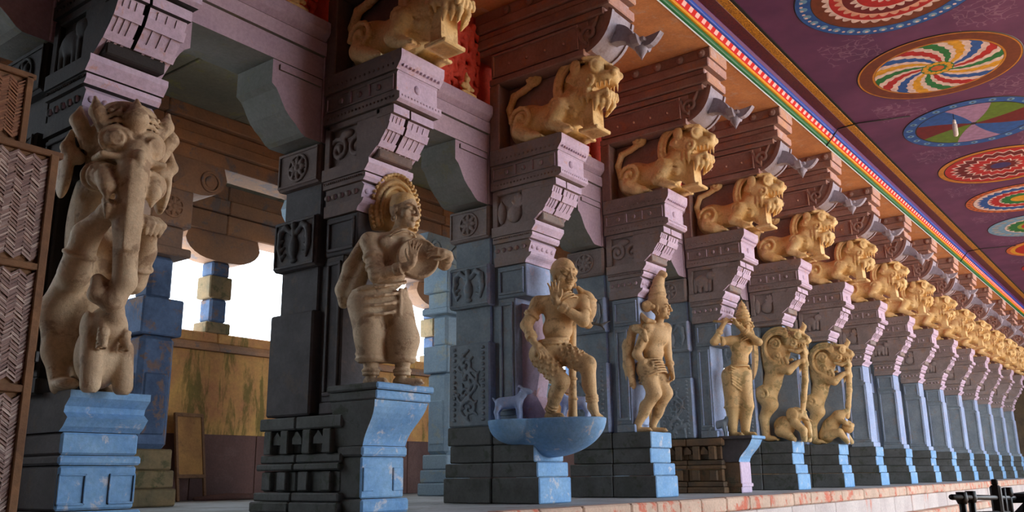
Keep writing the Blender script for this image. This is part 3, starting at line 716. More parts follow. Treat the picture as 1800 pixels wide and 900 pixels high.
    d['block_panel'] = [pm('panel_frame', q, (cs, cf)) for q in m.islands(True)]
    m = MB()
    for sx in (-1, 1):
        for y in (6.18, 6.46, 6.74): m.ball((sx * .312, y, 4.26), .036, 8, 5, (.6, 1, 1))
        for y in (6.32, 6.60): m.box(sx * .312 - .012, sx * .312 + .012, y - .02, y + .02, 4.19, 4.33, .004)
    d['boss'] = [pm('boss', q, (cs, cf)) for q in m.islands()]
    m = MB()
    for sx in (-1, 1):
        for z, n, r in ((4.455, 15, .016), (4.095, 19, .013)):
            q = bead_row(sx * (.33 if z > 4.3 else .325), 5.92, 6.96, z, r, n); m.add(q.v, q.f, True)
    d['beads_block'] = pm('bead_row', m, (cs, cs))
    m = bead_front(5.855, -.3, .3, 4.43, .017, 11); q = bead_front(5.862, -.3, .3, 4.10, .013, 13); m.add(q.v, q.f, True)
    m.ball((0, 5.915, 4.26), .05, 10, 6, (1, .5, 1))
    d['beads_front'] = pm('bead_row', m, (cf, cf))
    # niche behind the lion
    d['lion_core'] = pm('niche_slab', MB().box(-.06, .06, 6.05, 6.95, 4.6, 5.56, .01), (us, us))
    d['lion_frame'] = pm('niche_frame', MB().box(-.31, .31, 6.86, 7.02, 4.6, 5.56, .012).box(-.33, -.29, 6.84, 6.88, 4.6, 5.56, .01).box(.29, .33, 6.84, 6.88, 4.6, 5.56, .01), (us, us))
    # upper head
    d['ledge'] = pm('ledge', MB().box(-.315, .315, 5.46, 7.02, 5.565, 5.66, .012), (us, uf))
    m = MB().box(-.27, .27, 5.42, 7.02, 5.665, 6.06, .012)
    d['panel'] = pm('upper_panel', m, (us, uf)); m = MB()
    for sx in (-1, 1): frame_panel(m, sx * .27, 5.56, 6.98, 5.68, 6.04, .03, .03, .006)
    d['panel_frame'] = [pm('panel_frame', q, (us, uf)) for q in m.islands(True)]
    m = MB()
    for sx in (-1, 1):
        for y in (5.8, 6.1, 6.4, 6.7): m.ball((sx * .272, y, 5.84), .024, 6, 4)
    d['studs'] = pm('stud_row', m, (us, uf))
    uc = bez((5.46, 5.62), (5.30, 5.66), (5.12, 5.78), (5.06, 6.10), 9)
    m = MB().prism(uc + [(5.5, 6.10), (5.5, 5.62)], -.25, .25)
    for xa in (-.28, .23): m.prism([(p[0] - .025, p[1] - .015) for p in uc] + [(p[0] + .03, p[1] + .03) for p in uc[::-1]], xa, xa + .05)
    d['upcorbel'] = pm('upper_corbel', m, (us, 'pale_pendant'))
    m = MB()
    for (z0, z1, y0, hw) in ((6.065, 6.16, 5.16, .30), (6.165, 6.30, 5.05, .335), (6.305, 6.40, 5.11, .31), (6.405, 6.55, 5.02, .345), (6.555, 6.735, 4.99, .31)):
        m.box(-hw, hw, y0, 7.28, z0, z1, .016)
    d['cornice'] = [pm('cornice_course', q, (us, uf)) for q in m.islands()]
    m = MB()
    for sx in (-1, 1):
        for y in (5.14, 5.5, 5.9, 6.3, 6.7):
            m.ball((sx * .32, y, 6.64), .07, 8, 5, (.5, 1, 1)); m.ball((sx * .345, y, 6.64), .03, 6, 4)
    d['knobs'] = pm('rosette_row', m, (us, us))
    # pendant lotus bracket
    m = MB()
    m.prism(bez((5.12, 5.98), (4.98, 5.96), (4.86, 5.82), (4.84, 5.66), 6) + bez((4.92, 5.64), (4.98, 5.70), (5.08, 5.76), (5.2, 5.74), 5), -.075, .075)
    m.box(-.12, .12, 4.70, 4.96, 5.62, 5.67, .012)
    m.lathe([(.001, 5.40), (.02, 5.44), (.07, 5.52), (.085, 5.58), (.06, 5.62), (.02, 5.64)], (0, 4.80, 0), 10)
    m.prism(bez((4.80, 5.62), (4.70, 5.50), (4.60, 5.56), (4.50, 5.70), 6) + bez((4.50, 5.70), (4.62, 5.68), (4.70, 5.68), (4.80, 5.68), 4)[1:], -.05, .05)
    for sx in (-1, 1): m.prism([(sx * p[0], p[1]) for p in bez((.06, 5.62), (.12, 5.50), (.17, 5.56), (.22, 5.68), 5) + [(.12, 5.67), (.06, 5.68)]], 4.76, 4.86, 'y')
    d['pendant'] = pm('pendant_bracket', m, ('pale_pendant', 'pale_pendant'))
    # side brackets under the lintels
    m = MB()
    for sx in (-1, 1):
        pr = [(.30, 4.6), (.98, 4.6), (.98, 4.33)] + bez((.98, 4.33), (.86, 4.28), (.86, 4.12), (.72, 4.02), 5)[1:] + bez((.72, 4.02), (.62, 3.96), (.60, 3.9), (.52, 3.87), 4)[1:] + [(.30, 3.87)]
        m.prism([(sx * p[0], p[1]) for p in pr], 7.06, 7.66, 'y')
    d['bracket'] = []
    for sx in (-1, 1):
        m = MB(); m.prism([(sx * p[0], p[1]) for p in pr], 7.06, 7.66, 'y')
        pr2 = [(p[0] + .0, p[1]) for p in pr]
        m.prism([(sx * .34, 4.56), (sx * .9, 4.56), (sx * .9, 4.50), (sx * .34, 4.50)], 7.035, 7.06, 'y')
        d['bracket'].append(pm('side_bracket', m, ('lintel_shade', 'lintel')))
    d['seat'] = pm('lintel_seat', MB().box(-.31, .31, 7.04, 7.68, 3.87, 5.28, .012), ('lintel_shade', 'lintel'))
    PM[tagname] = d
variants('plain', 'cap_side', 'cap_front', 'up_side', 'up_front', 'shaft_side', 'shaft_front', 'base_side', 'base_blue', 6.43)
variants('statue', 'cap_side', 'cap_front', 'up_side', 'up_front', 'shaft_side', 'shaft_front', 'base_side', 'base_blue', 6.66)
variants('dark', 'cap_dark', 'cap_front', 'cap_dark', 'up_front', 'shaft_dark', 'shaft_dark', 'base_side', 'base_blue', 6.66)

variants('deep_shade', 'deep_shade', 'cap_front', 'deep_shade', 'up_front', 'deep_shade', 'deep_shade', 'deep_shade', 'base_blue', 6.66)

# special bases
def carved_base(bs, bf):
    out = []
    def course(z0, z1, hw, y0, y1, n=0, dz=.0):
        m = MB().box(-hw, hw, y0, y1, z0, z1, .014)
        return m
    rows = [(0, .10, .40, 6.96), (.105, .19, .37, 6.98), (.195, .40, .30, 7.02), (.405, .47, .36, 6.99), (.475, .56, .33, 7.0), (.565, .80, .27, 7.03), (.805, .93, .35, 6.98)]
    for sec in (0, 1):
        for (z0, z1, hw, yy) in rows:
            y0, y1 = (yy - .46, 7.20) if sec == 0 else (7.21, 7.76 + (hw - .33) * .8)
            out.append(pm('base_stone', MB().box(-hw + .03 * sec * 0, hw, y0, y1, z0, z1, .014), (bs, bs)))
    m = MB()
    for sx in (-1, 1):
        for y in (6.72, 7.02, 7.36, 7.62):      # projecting blocks in the recesses
            m.box(sx * .31 - .05, sx * .31 + .05, y - .06, y + .06, .565, .80, .01)
        for y in (6.72, 7.05, 7.38, 7.62): m.box(sx * .325 - .03, sx * .325 + .03, y - .07, y + .07, .21, .39, .01)
        for y in (6.87, 7.19, 7.5): m.prism([(y - .07, .66), (y + .07, .66), (y + .07, .72), (y, .79), (y - .07, .72)], sx * .30 - .03, sx * .30 + .03)
    for q in m.islands(): out.append(pm('base_carving', q, (bs, bs)))
    return out
PM['base_P2'] = carved_base('base_side', 'base_side')
PM['base_P5'] = carved_base('base_brown', 'base_brown')
def flared_pedestal(bs, bf, w0, w1):
    """front pedestal that curves forward to a wide shelf"""
    out = [pm('pedestal_stone', MB().box(-w0 - .03, w0 + .03, 6.24, 6.60, 0, .13, .02), (bs, bf)),
           pm('pedestal_stone', MB().box(-w0, w0, 6.29, 6.60, .135, .52, .015).box(-w0 + .02, -w0 + .16, 6.275, 6.3, .2, .42, .01).box(w0 - .16, w0 - .02, 6.275, 6.3, .2, .42, .01), (bs, bf)),
           pm('pedestal_stone', MB().box(-w0 - .02, w0 + .02, 6.26, 6.62, .525, .62, .02), (bs, bf))]
    crv = bez((6.28, .625), (6.24, .80), (6.08, .86), (6.05, 1.04), 8); n = len(crv)
    vs = []; fs = []
    for i, (y, z) in enumerate(crv):
        w = w0 + (w1 - w0) * (i / (n - 1)) ** 1.5; vs += [(-w, y, z), (w, y, z), (w, 6.66, z), (-w, 6.66, z)]
    for i in range(n - 1):
        a = i * 4; b = a + 4
        for q in range(4): fs.append((a + q, a + (q + 1) % 4, b + (q + 1) % 4, b + q))
    fs += [(3, 2, 1, 0), tuple(range((n - 1) * 4, n * 4))]
    out.append(pm('pedestal_curve', MB().add(vs, fs), (bs, bf)))
    out.append(pm('pedestal_shelf', MB().box(-w1 - .01, w1 + .01, 6.02, 6.68, 1.045, 1.13, .012).box(-w1 - .03, w1 + .03, 5.99, 6.70, 1.135, 1.20, .015), (bs, bf)))
    s = Sculpt((-.5, -.5, .7), (.5, .2, 1.3), .014)
    return out
PM['ped_P2'] = flared_pedestal('base_side', 'base_blue', .29, .37)
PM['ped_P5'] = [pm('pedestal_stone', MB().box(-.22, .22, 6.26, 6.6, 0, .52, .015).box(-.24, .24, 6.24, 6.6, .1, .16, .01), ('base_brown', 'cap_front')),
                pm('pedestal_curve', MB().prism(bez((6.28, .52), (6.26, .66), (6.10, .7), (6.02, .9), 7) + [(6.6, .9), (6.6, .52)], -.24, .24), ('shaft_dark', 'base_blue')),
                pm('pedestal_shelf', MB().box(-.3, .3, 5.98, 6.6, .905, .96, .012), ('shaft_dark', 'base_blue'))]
def base_P1():
    o = []
    for (z0, z1, hw, y0) in ((0, .12, .32, 6.24), (.125, .43, .29, 6.30), (.435, .50, .31, 6.28), (.505, .66, .29, 6.31)):
        m = MB().box(-hw, hw, y0, 7.0, z0, z1, .016)
        if z0 == .125:
            for xa in (-.29, .08): m.box(xa, xa + .2, 6.285, 6.31, .16, .175, .004).box(xa, xa + .2, 6.285, 6.31, .36, .375, .004).box(xa, xa + .015, 6.285, 6.31, .16, .375, .004).box(xa + .185, xa + .2, 6.285, 6.31, .16, .375, .004)
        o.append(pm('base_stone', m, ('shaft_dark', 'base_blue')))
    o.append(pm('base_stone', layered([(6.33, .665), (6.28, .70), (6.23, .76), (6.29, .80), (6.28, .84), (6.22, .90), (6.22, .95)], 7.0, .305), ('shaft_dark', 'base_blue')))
    return o
PM['base_P1'] = base_P1()
# boat-shaped shelf of the third pillar
s = Sculpt((-.75, 5.45, .35), (.75, 7.2, 1.1), .016)
s.ell((0, 6.36, 1.0), (.43, .80, .46), .03); s.ell((-.28, 6.68, 1.0), (.30, .36, .30), .03); s.ell((.28, 6.68, 1.0), (.30, .36, .30), .03)
s.box((0, 6.4, 1.32), (2, 2, .32), .0, .004, cut=True); s.box((0, 7.28, .8), (2, .35, 1), 0, .004, cut=True)
me = s.mesh('boat_shelf', 'base_blue'); me.transform(Matrix.Translation(SH)); PM['boat'] = me

def place(root, name, me, x=0, loc=None, label=None, kind=None):
    o = link(name, me, root, loc)
    if label: o['label'] = label
    if kind: o['kind'] = kind
    return o

look = {1: 'behind the elephant-headed beast statue', 2: 'behind the drummer statue', 3: 'with a boat-shaped blue shelf', 4: 'behind the statue carrying a monkey',
        5: 'with a bare brown base', 6: 'behind the first rearing lion', 7: 'behind the second rearing lion'}
for k in range(1, NP + 1):
    fam = 'deep_shade' if k == 1 else 'dark' if k == 2 else ('statue' if k <= 7 else 'plain'); d = PM[fam]  # first two pillars take darker copies in place of shade
    r = thing('carved_pillar', (XC(k), YR, 0), ('carved stone pillar %s, %s from the bamboo screen' % (look[k], ORD[k])) if k in look else 'statue-less carved pillar with pale painted front edge, %s from the bamboo screen' % ORD[k], 'pillar', 'pillars of the near colonnade')
    if k in (2, 5):
        for me in PM['base_P%d' % k]: place(r, me.name.split('.')[0], me)
        for me in PM['ped_P%d' % k]: place(r, me.name.split('.')[0], me)
    else:
        for me in (PM['base_P1'] if k == 1 else d['base_plain']): place(r, 'base_stone', me, loc=(.08, 0, 0) if k == 1 else None)
        for me in d['base_back']: place(r, 'base_stone', me)
    if k == 3: place(r, 'boat_shelf', PM['boat'], label='pale blue boat-shaped shelf')
    P_ = {}
    def put(key, parent=None, kind=None):
        ms = d[key]; ms = ms if isinstance(ms, list) else [ms]
        P_[key] = [place(parent or r, me.name.split('.')[0], me, kind=kind) for me in ms]; return P_[key][0]
    sh_ = put('slim' if k in (6, 7) else 'shaft')
    if k not in (6, 7): put('shaft_frame', sh_)
    for key in ('core', 'pil_panel', 'pil_shaft', 'pil_vase', 'pil_round', 'niche', 'lion_core', 'lion_frame', 'ledge', 'panel', 'upcorbel', 'cornice', 'pendant', 'seat', 'rib', 'block', 'bracket'): put(key)
    if k in (6, 7):
        put('slim_neck'); P_['mould'] = [None, None] + [place(r, 'moulding', me) for me in d['mould'][2:]]
    else:
        put('neck'); put('mould'); put('neck_frame', P_['neck'][0]); put('petals', P_['mould'][1], 'stuff')
    put('block_panel', P_['block'][1]); put('boss', P_['block'][1]); put('panel_frame', P_['panel'][0])
    put('beads_low', P_['mould'][2], 'stuff'); put('beads_block', P_['block'][2], 'stuff'); put('beads_front', P_['block'][2], 'stuff')
    put('knobs', P_['cornice'][4], 'stuff'); put('studs', P_['panel'][0], 'stuff')
    rm = lambda q: RMS.get((fam, q), RM[q])
    if k != 2: place(P_['pil_panel'][0], 'creeper_relief', rm('creeper'), loc=(-.335, 7.375 - YR, 1.03))
    place(P_['pil_vase'][0], 'vase_relief', rm('vase'), loc=(-.335, 7.375 - YR, 2.56))
    place(P_['pil_round'][0], 'roundel', rm('roundel'), loc=(-.335, 7.375 - YR, 3.64))
    rk = {2: 'scroll', 3: 'bud', 4: 'scroll', 5: 'elephant'}.get(k, 'bud' if k % 2 == 0 else 'elephant')
    place(P_['niche'][0], RM[rk].name.split('.')[0], rm(rk), loc=(-.252, 6.68 - YR, 3.55))
    place(P_['upcorbel'][0], 'volute_relief', rm('volute'), loc=(-.272, 5.40 - YR, 5.86))
# ------------------------------------------------------------------ lintels between the pillars
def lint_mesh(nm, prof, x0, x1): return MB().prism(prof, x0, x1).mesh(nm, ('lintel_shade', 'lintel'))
L0, L1 = -S / 2 + .315, S / 2 - .315
lm = [('lower_fascia', lint_mesh('lower_fascia', [(7.05, 4.605), (7.05, 4.86), (7.67, 4.86), (7.67, 4.605)], L0, L1)),
      ('middle_fascia', lint_mesh('middle_fascia', [(7.01, 4.865), (7.0, 4.90), (7.0, 5.02), (7.03, 5.04), (7.67, 5.04), (7.67, 4.865)], L0, L1)),
      ('crown_moulding', lint_mesh('crown_moulding', [(7.03, 5.045), (6.97, 5.10), (6.95, 5.14), (6.95, 5.25), (6.98, 5.275), (7.67, 5.275), (7.67, 5.045)], L0, L1))]
def bay_name(k): return 'before the first pillar' if k == 0 else 'between the %s and %s pillars' % (ORD[k], ORD[k + 1])
for k in range(0, NP):
    r = thing('lintel_beam', (XC(k) + S / 2, 0, 0), 'mauve stone lintel beam ' + bay_name(k), 'beam', 'lintels of the near colonnade')
    for n_, me in lm: link(n_, me, r)

# red carved relief over each lintel
def d_red(s):
    rnd = random.Random(3)
    for i in range(9):
        x = -.62 + .15 * i; z = .18 + .22 * math.sin(i * 1.7) ** 2
        for lvl in range(3):
            zz = z + lvl * .34; xx = x + rnd.uniform(-.04, .04)
            if zz > 1.05: continue
            s.ell((xx, -.06, zz + .14), (.05, .06, .06), .02); s.cap((xx, -.03, zz + .07), (xx + rnd.uniform(-.04, .04), -.03, zz - .08), .065, .05, .03)
            s.path([(xx - .06, -.05, zz + .06), (xx - .13, -.07, zz), (xx - .08, -.1, zz + .1 * rnd.uniform(-1, 1))], [.028, .025, .02], .015)
            s.path([(xx + .06, -.05, zz + .06), (xx + .12, -.07, zz - .03), (xx + .08, -.1, zz + .12)], [.028, .025, .02], .015)
            s.path([(xx - .02, -.02, zz - .08), (xx - .07, -.08, zz - .14), (xx - .03, -.05, zz - .22)], [.04, .036, .026], .015)
            s.path([(xx + .03, -.02, zz - .08), (xx + .09, -.07, zz - .12), (xx + .07, -.05, zz - .22)], [.04, .036, .026], .015)
    s.path([(-.75, -.02, .04), (-.3, -.05, .09), (.1, -.05, .04), (.7, -.02, .1)], .045, .03)
s = Sculpt((-.95, -.2, -.08), (.95, .06, 1.28), .016); d_red(s); s.box((0, .2, .6), (2, .2, 2), 0, .004, cut=True); ME_RED = s.mesh('red_relief', 'redwall')
def d_idol(s):
    s.ell((0, 0, .05), (.10, .05, .05), .02); s.ell((0, -.01, .15), (.065, .05, .09), .02); s.ell((0, -.02, .27), (.045, .045, .05), .012); s.cap((0, -.01, .30), (0, -.01, .37), .035, .012, .012)
    for g in (-1, 1): s.path([(g * .06, 0, .2), (g * .11, -.03, .14), (g * .05, -.06, .12)], .022, .012); s.path([(g * .03, -.02, .06), (g * .12, -.05, .04), (g * .02, -.08, .03)], .03, .012)
s = Sculpt((-.17, -.14, -.02), (.17, .08, .42), .01); d_idol(s); ME_IDOL = s.mesh('idol', 'gold')
for k in range(1, 8):
    xb = XC(k + 1) - .33 - .55
    o = tag(link('red_relief', ME_RED, None, (xb - .12, 7.30, 5.34)), 'red painted relief of crowded small figures ' + bay_name(k), 'relief', 'red reliefs above the lintels')
    for q, xo in enumerate((.16,) if k > 1 else (.16, -.9)):
        tag(link('small_idol', ME_IDOL, None, (xb + xo, 7.10, 5.276)), 'small golden seated figure %s, lintel %s' % ('by the red relief' if q == 0 else 'left of red relief', bay_name(k).replace(' pillars', '')), 'figurine', 'small golden figures on the lintels')

# ------------------------------------------------------------------ second row pillars of the aisle
def row2(mat, basemat):
    d = []
    d.append(('base_stone', MB().box(-.36, .36, -.36, .36, 0, .22, .02).mesh('base_stone', basemat)))
    d.append(('base_stone', MB().box(-.33, .33, -.33, .33, .225, .45, .02).mesh('base_stone', basemat)))
    d.append(('base_stone', MB().box(-.30, .30, -.30, .30, .455, .72, .02).mesh('base_stone', basemat)))
    d.append(('shaft', MB().box(-.25, .25, -.25, .25, .725, 2.2, .06).mesh('shaft', mat)))
    d.append(('shaft_panel', MB().box(-.27, .27, -.17, .17, .9, 1.7, .02).box(-.17, .17, -.27, .27, .9, 1.7, .02).mesh('shaft_panel', mat)))
    d.append(('carved_block', MB().box(-.30, .30, -.30, .30, 2.2, 2.7, .02).mesh('carved_block', mat)))
    d.append(('shaft', MB().box(-.18, .18, -.18, .18, 2.7, 3.3, .05).mesh('shaft', mat)))
    d.append(('carved_block', MB().box(-.33, .33, -.33, .33, 3.3, 3.42, .02).box(-.24, .24, -.24, .24, 3.42, 3.72, .02).mesh('carved_block', mat)))
    d.append(('capital_block', MB().box(-.31, .31, -.31, .31, 3.72, 4.26, .02).mesh('capital_block', mat)))
    pr = [(-.3, 4.27), (.3, 4.27)] + bez((.3, 4.27), (.62, 4.24), (.84, 4.38), (.86, 4.58), 6)[1:] + [(.80, 4.76), (-.80, 4.76)] + bez((-.86, 4.58), (-.84, 4.38), (-.62, 4.24), (-.3, 4.27), 6)[:-1]
    d.append(('cross_bracket', MB().prism(pr, -.26, .26, 'y').mesh('cross_bracket', mat)))
    for g in (-1, 1):
        s = Sculpt((-.95, -.36, 4.2), (.95, .0, 4.85), .016)
        s.ring((g * .58, -.27, 4.5), (0, 1, 0), .14, .02, .012); s.ell((g * .58, -.26, 4.5), (.09, .03, .09), .012)
        d.append(('bracket_relief', s.mesh('bracket_relief', mat)))
    s = Sculpt((-.25, -.36, 4.2), (.25, .0, 4.85), .016); s.box((0, -.26, 4.5), (.12, .03, .12), .01, .01, roty(45))
    d.append(('bracket_relief', s.mesh('bracket_relief', mat)))
    s = Sculpt((-.22, -.42, 3.78), (.22, -.28, 4.2), .012); s.frame((0, -.315, 3.99), rotz(90)); d_roundel(s); d.append(('roundel', s.mesh('roundel', mat)))
    return d
R2 = {0: row2('row2_blue', 'row2_base'), 1: row2('row2_pale', 'row2_pale')}
R2C = row2('aisle_beam', 'row2_base')
for k in range(2, 9):
    r = thing('aisle_pillar', (XC(k) + (.22 if k == 2 else .42), 11.0, 0), ['peeling dark blue aisle pillar standing behind the elephant-headed beast', 'aisle pillar hidden behind the drummer pillar', 'pale blue aisle pillar seen between the drummer and the herdsman',
              'aisle pillar glimpsed right of the herdsman', 'aisle pillar glimpsed behind the fourth pillar', 'aisle pillar glimpsed behind the fifth pillar', 'aisle pillar glimpsed behind the sixth pillar'][k - 2], 'pillar', 'second row of pillars')
    for i, (n_, me) in enumerate(R2[0 if k == 2 else 1]):
        if k == 2 and i >= 7: me = R2C[i][1]
        q = link(n_, me, r)
        if n_ in ('capital_block', 'cross_bracket', 'shaft'): last = dict(last, **{n_: q}) if i > 3 else {n_: q}
        if n_ == 'shaft_panel': q.parent = last['shaft']
        if n_ == 'bracket_relief': q.parent = last['cross_bracket']
        if n_ == 'roundel': q.parent = last['capital_block']
# short pillars on the outer wall
sp = [('foot', MB().box(-.25, .25, -.2, .2, 2.82, 3.02, .02).mesh('foot', 'row2_base')), ('shaft', MB().box(-.17, .17, -.17, .17, 3.02, 3.45, .04).mesh('shaft', 'row2_blue')),
      ('carved_block', MB().box(-.23, .23, -.2, .2, 3.45, 3.85, .02).mesh('carved_block', 'row2_base')), ('shaft', MB().box(-.18, .18, -.17, .17, 3.85, 4.12, .03).mesh('shaft', 'row2_blue')),
      ('cross_bracket', MB().prism([(-.2, 4.12), (.2, 4.12)] + bez((.2, 4.12), (.5, 4.12), (.74, 4.26), (.78, 4.44), 6)[1:] + [(.72, 4.63), (-.72, 4.63)] + bez((-.78, 4.44), (-.74, 4.26), (-.5, 4.12), (-.2, 4.12), 6)[:-1], -.2, .2, 'y').mesh('cross_bracket', 'aisle_beam'))]
for k in range(2, 10):
    r = thing('wall_pillar', (XC(k), YW + .19, 0), 'short bracketed pillar on the outer wall, aligned with the %s big pillar' % ORD[k], 'pillar', 'short pillars on the outer wall')
    for n_, me in sp: link(n_, me, r)
# board leaning on the outer wall
r = thing('leaning_board', (8.62, 12.98, 0), 'yellow brown framed board leaning on the aisle wall by the blue pillar', 'board', None, (math.radians(-9), 0, math.radians(6)))
link('panel', MB().box(-.24, .24, 0, .02, .42, 1.36, .004).mesh('panel', 'board'), r)
for (a, b, c, d) in ((-.29, -.24, .38, 1.40), (.24, .29, .38, 1.40), (-.29, .29, .36, .42), (-.29, .29, 1.36, 1.42)): link('frame_bar', MB().box(a, b, -.015, .035, c, d, .006).mesh('frame_bar', 'wood'), r)
for a in (-.265, .265): link('leg', MB().box(a - .025, a + .025, -.01, .03, 0, .36, .005).mesh('leg', 'wood'), r)
tag(link('rubble_heap', MB().tube([(8.6, 12.9, .03), (9.2, 12.85, .05), (9.8, 12.9, .04), (10.6, 12.8, .025)], [.03, .06, .05, .02], 7).mesh('rubble_heap', 'dado')), 'strip of rubble and twigs lying along the aisle wall', 'rubble')

# ------------------------------------------------------------------ bamboo screen on the left
r = thing('bamboo_screen', (1.5, 5.72, 0), 'woven bamboo mat screen in wooden frame at the left edge', 'screen')
def weave(x0, x1, z0, z1, cw, ph, y):
    vs = []; fs = []; i = 0; x = x0
    n = int(round((x1 - x0) / cw)); cw = (x1 - x0) / n
    for c in range(n):
        sg = 1 if c % 2 else -1; xa = x0 + c * cw; m = int((z1 - z0) / ph)
        for j in range(-3, m + 3):
            z = z0 + j * ph; zs = sg * cw * .42; t = random.uniform(-.003, .003); w = ph * .46
            q = [(xa - .004, z - zs - w), (xa + cw + .004, z + zs - w), (xa + cw + .004, z + zs + w), (xa - .004, z - zs + w)]
            if min(p[1] for p in q) < z0 or max(p[1] for p in q) > z1: continue
            o = len(vs); d = -.006 * ((j + c) % 2) + t
            for a, b in ((0, 0), (1, .004)):
                for p in q: vs.append((p[0], y + d + b, p[1]))
            fs += [(o, o + 1, o + 2, o + 3), (o + 7, o + 6, o + 5, o + 4), (o, o + 4, o + 5, o + 1), (o + 2, o + 6, o + 7, o + 3)]
    return MB().add(vs, fs)
XR = 2.60 - 1.5
for z0, z1 in ((.02, .86), (.90, 1.63), (1.67, 2.40)):
    o = link('woven_mat', weave(-.95, XR - .05, z0, z1, .05, .013, 0).mesh('woven_mat', 'weave'), r); o['kind'] = 'stuff'
    link('backing', MB().box(-.95, XR - .03, .012, .02, z0, z1, .002).mesh('backing', 'wood'), r)
o = link('woven_mat', weave(-.95, XR - .24, 2.46, 2.90, .05, .012, .03).mesh('woven_mat', 'weave2'), r, None); o['kind'] = 'stuff'; o['label'] = 'redder upper mat'
link('backing', MB().box(-.95, XR - .22, .042, .05, 2.42, 2.92, .002).mesh('backing', 'wood'), r)
for z in (0.0, .86, 1.63, 2.40): link('rail', MB().box(-1.0, XR + (.03 if z > 2 else -.02), -.02, .03, z, z + .045, .006).mesh('rail', 'wood'), r)
link('rail', MB().box(-1.0, XR - .19, .01, .06, 2.90, 2.94, .006).mesh('rail', 'wood'), r)
link('post', MB().box(XR - .055, XR, -.025, .035, 0, 2.42, .006).mesh('post', 'wood'), r)
link('post', MB().box(XR - .25, XR - .205, .01, .06, 2.40, 2.92, .006).mesh('post', 'wood'), r)
link('hinge', MB().box(XR - .005, XR + .02, -.03, .02, 1.05, 1.12, .004).mesh('hinge', 'black'), r)

# ------------------------------------------------------------------ iron barrier, covered box, cart at the right edge
r = thing('iron_barrier', (5.0, 1.0, -1.25), 'black iron barrier with two rails at the lower right corner', 'barrier')
top = 1.445
link('rail', MB().tube([(-.06, 0, top - .0), (1.82, 0, top - .05)], .014, 8).mesh('rail', 'black'), r)
link('rail', MB().tube([(.1, 0, top - .10), (1.5, 0, top - .14)], .022, 8).mesh('rail', 'black'), r)
for xp in (.18, .42, 1.42, 1.62):
    link('leg', MB().tube([(xp, 0, top + .02), (xp, 0, top - .1), (xp + .03, .02, .0)], [.018, .018, .03], 8).mesh('leg', 'black'), r)
link('clamp', MB().box(1.15, 1.21, -.03, .03, top - .13, top + .04, .012).box(1.165, 1.195, -.018, .018, top + .04, top + .075, .006).mesh('clamp', 'black'), r)
for xp in (.18, .42, 1.62): link('collar', MB().lathe([(.001, top + .02), (.026, top + .02), (.03, top - .02), (.022, top - .04), (.001, top - .04)], (xp, 0, 0), 10).mesh('collar', 'black'), r)
link('foot_bar', MB().tube([(.1, 0, .02), (1.7, 0, .02)], .02, 8).mesh('foot_bar', 'black'), r)
r = thing('covered_box', (7.15, .9, -1.25), 'black cloth-covered box in the lower right corner', 'box')
link('box', MB().box(-.35, .9, -.3, .12, 0, 1.36, .06).mesh('box', 'cloth_black'), r); link('lid', MB().box(-.3, .93, -.33, .15, 1.36, 1.42, .025).mesh('lid', 'cloth_black'), r)
r = thing('hand_cart', (40.5, 5.05, -1.25), 'dark tubular hand cart at the far right edge', 'cart')
for sx in (-.3, .3): link('handle', MB().tube([(sx, .1, 0.3), (sx, 0, 1.3), (sx + .1, -.1, 1.8), (sx + .35, -.1, 2.05), (sx + .6, -.1, 2.0)], .05, 8).mesh('handle', 'black'), r)
for sx in (-.35, .35):
    w = MB(); w.lathe([(.26, -.03), (.32, -.03), (.32, .03), (.26, .03), (.26, -.03)], (sx, .1, .32), 20, 'x')
    for q in range(4): a = q * PI / 4; w.tube([(sx, .1 + .28 * math.cos(a), .32 + .28 * math.sin(a)), (sx, .1 - .28 * math.cos(a), .32 - .28 * math.sin(a))], .012, 5)
    link('wheel', w.mesh('wheel', 'black'), r)
link('deck', MB().box(-.4, .9, -.25, .35, .35, .42, .01).mesh('deck', 'black'), r); link('cross_bar', MB().tube([(-.3, 0, 1.3), (.3, 0, 1.3)], .04, 8).mesh('cross_bar', 'black'), r)

# ------------------------------------------------------------------ lamp and cables under the ceiling
r = thing('hanging_lamp', (17.9, 2.72, ZC), 'white tubular lamp hanging under the medallion of coloured sectors', 'lamp')
link('cord', MB().tube([(0, 0, 0), (0, 0, -.16)], .006, 6).mesh('cord', 'black'), r)
link('socket', MB().lathe([(.001, -.14), (.03, -.14), (.035, -.22), (.001, -.22)], seg=12).mesh('socket', 'white'), r)
link('tube', MB().lathe([(.03, -.22), (.045, -.24), (.045, -.44), (.03, -.47), (.001, -.475)], seg=12).mesh('tube', 'white'), r)
for (x, lab) in ((17.17, 'thin dark cable crossing the painted bands toward the hanging lamp'), (30.05, 'thin dark cable crossing the painted bands further down the hall')):
    tag(link('ceiling_cable', MB().tube([(x, 4.96, 6.70), (x, 4.80, 6.88), (x, 4.70, 7.0), (x + .02, 4.3, 7.03), (x + .3, 3.4, 7.03)], .012, 6).mesh('ceiling_cable', 'black')), lab, 'cable')
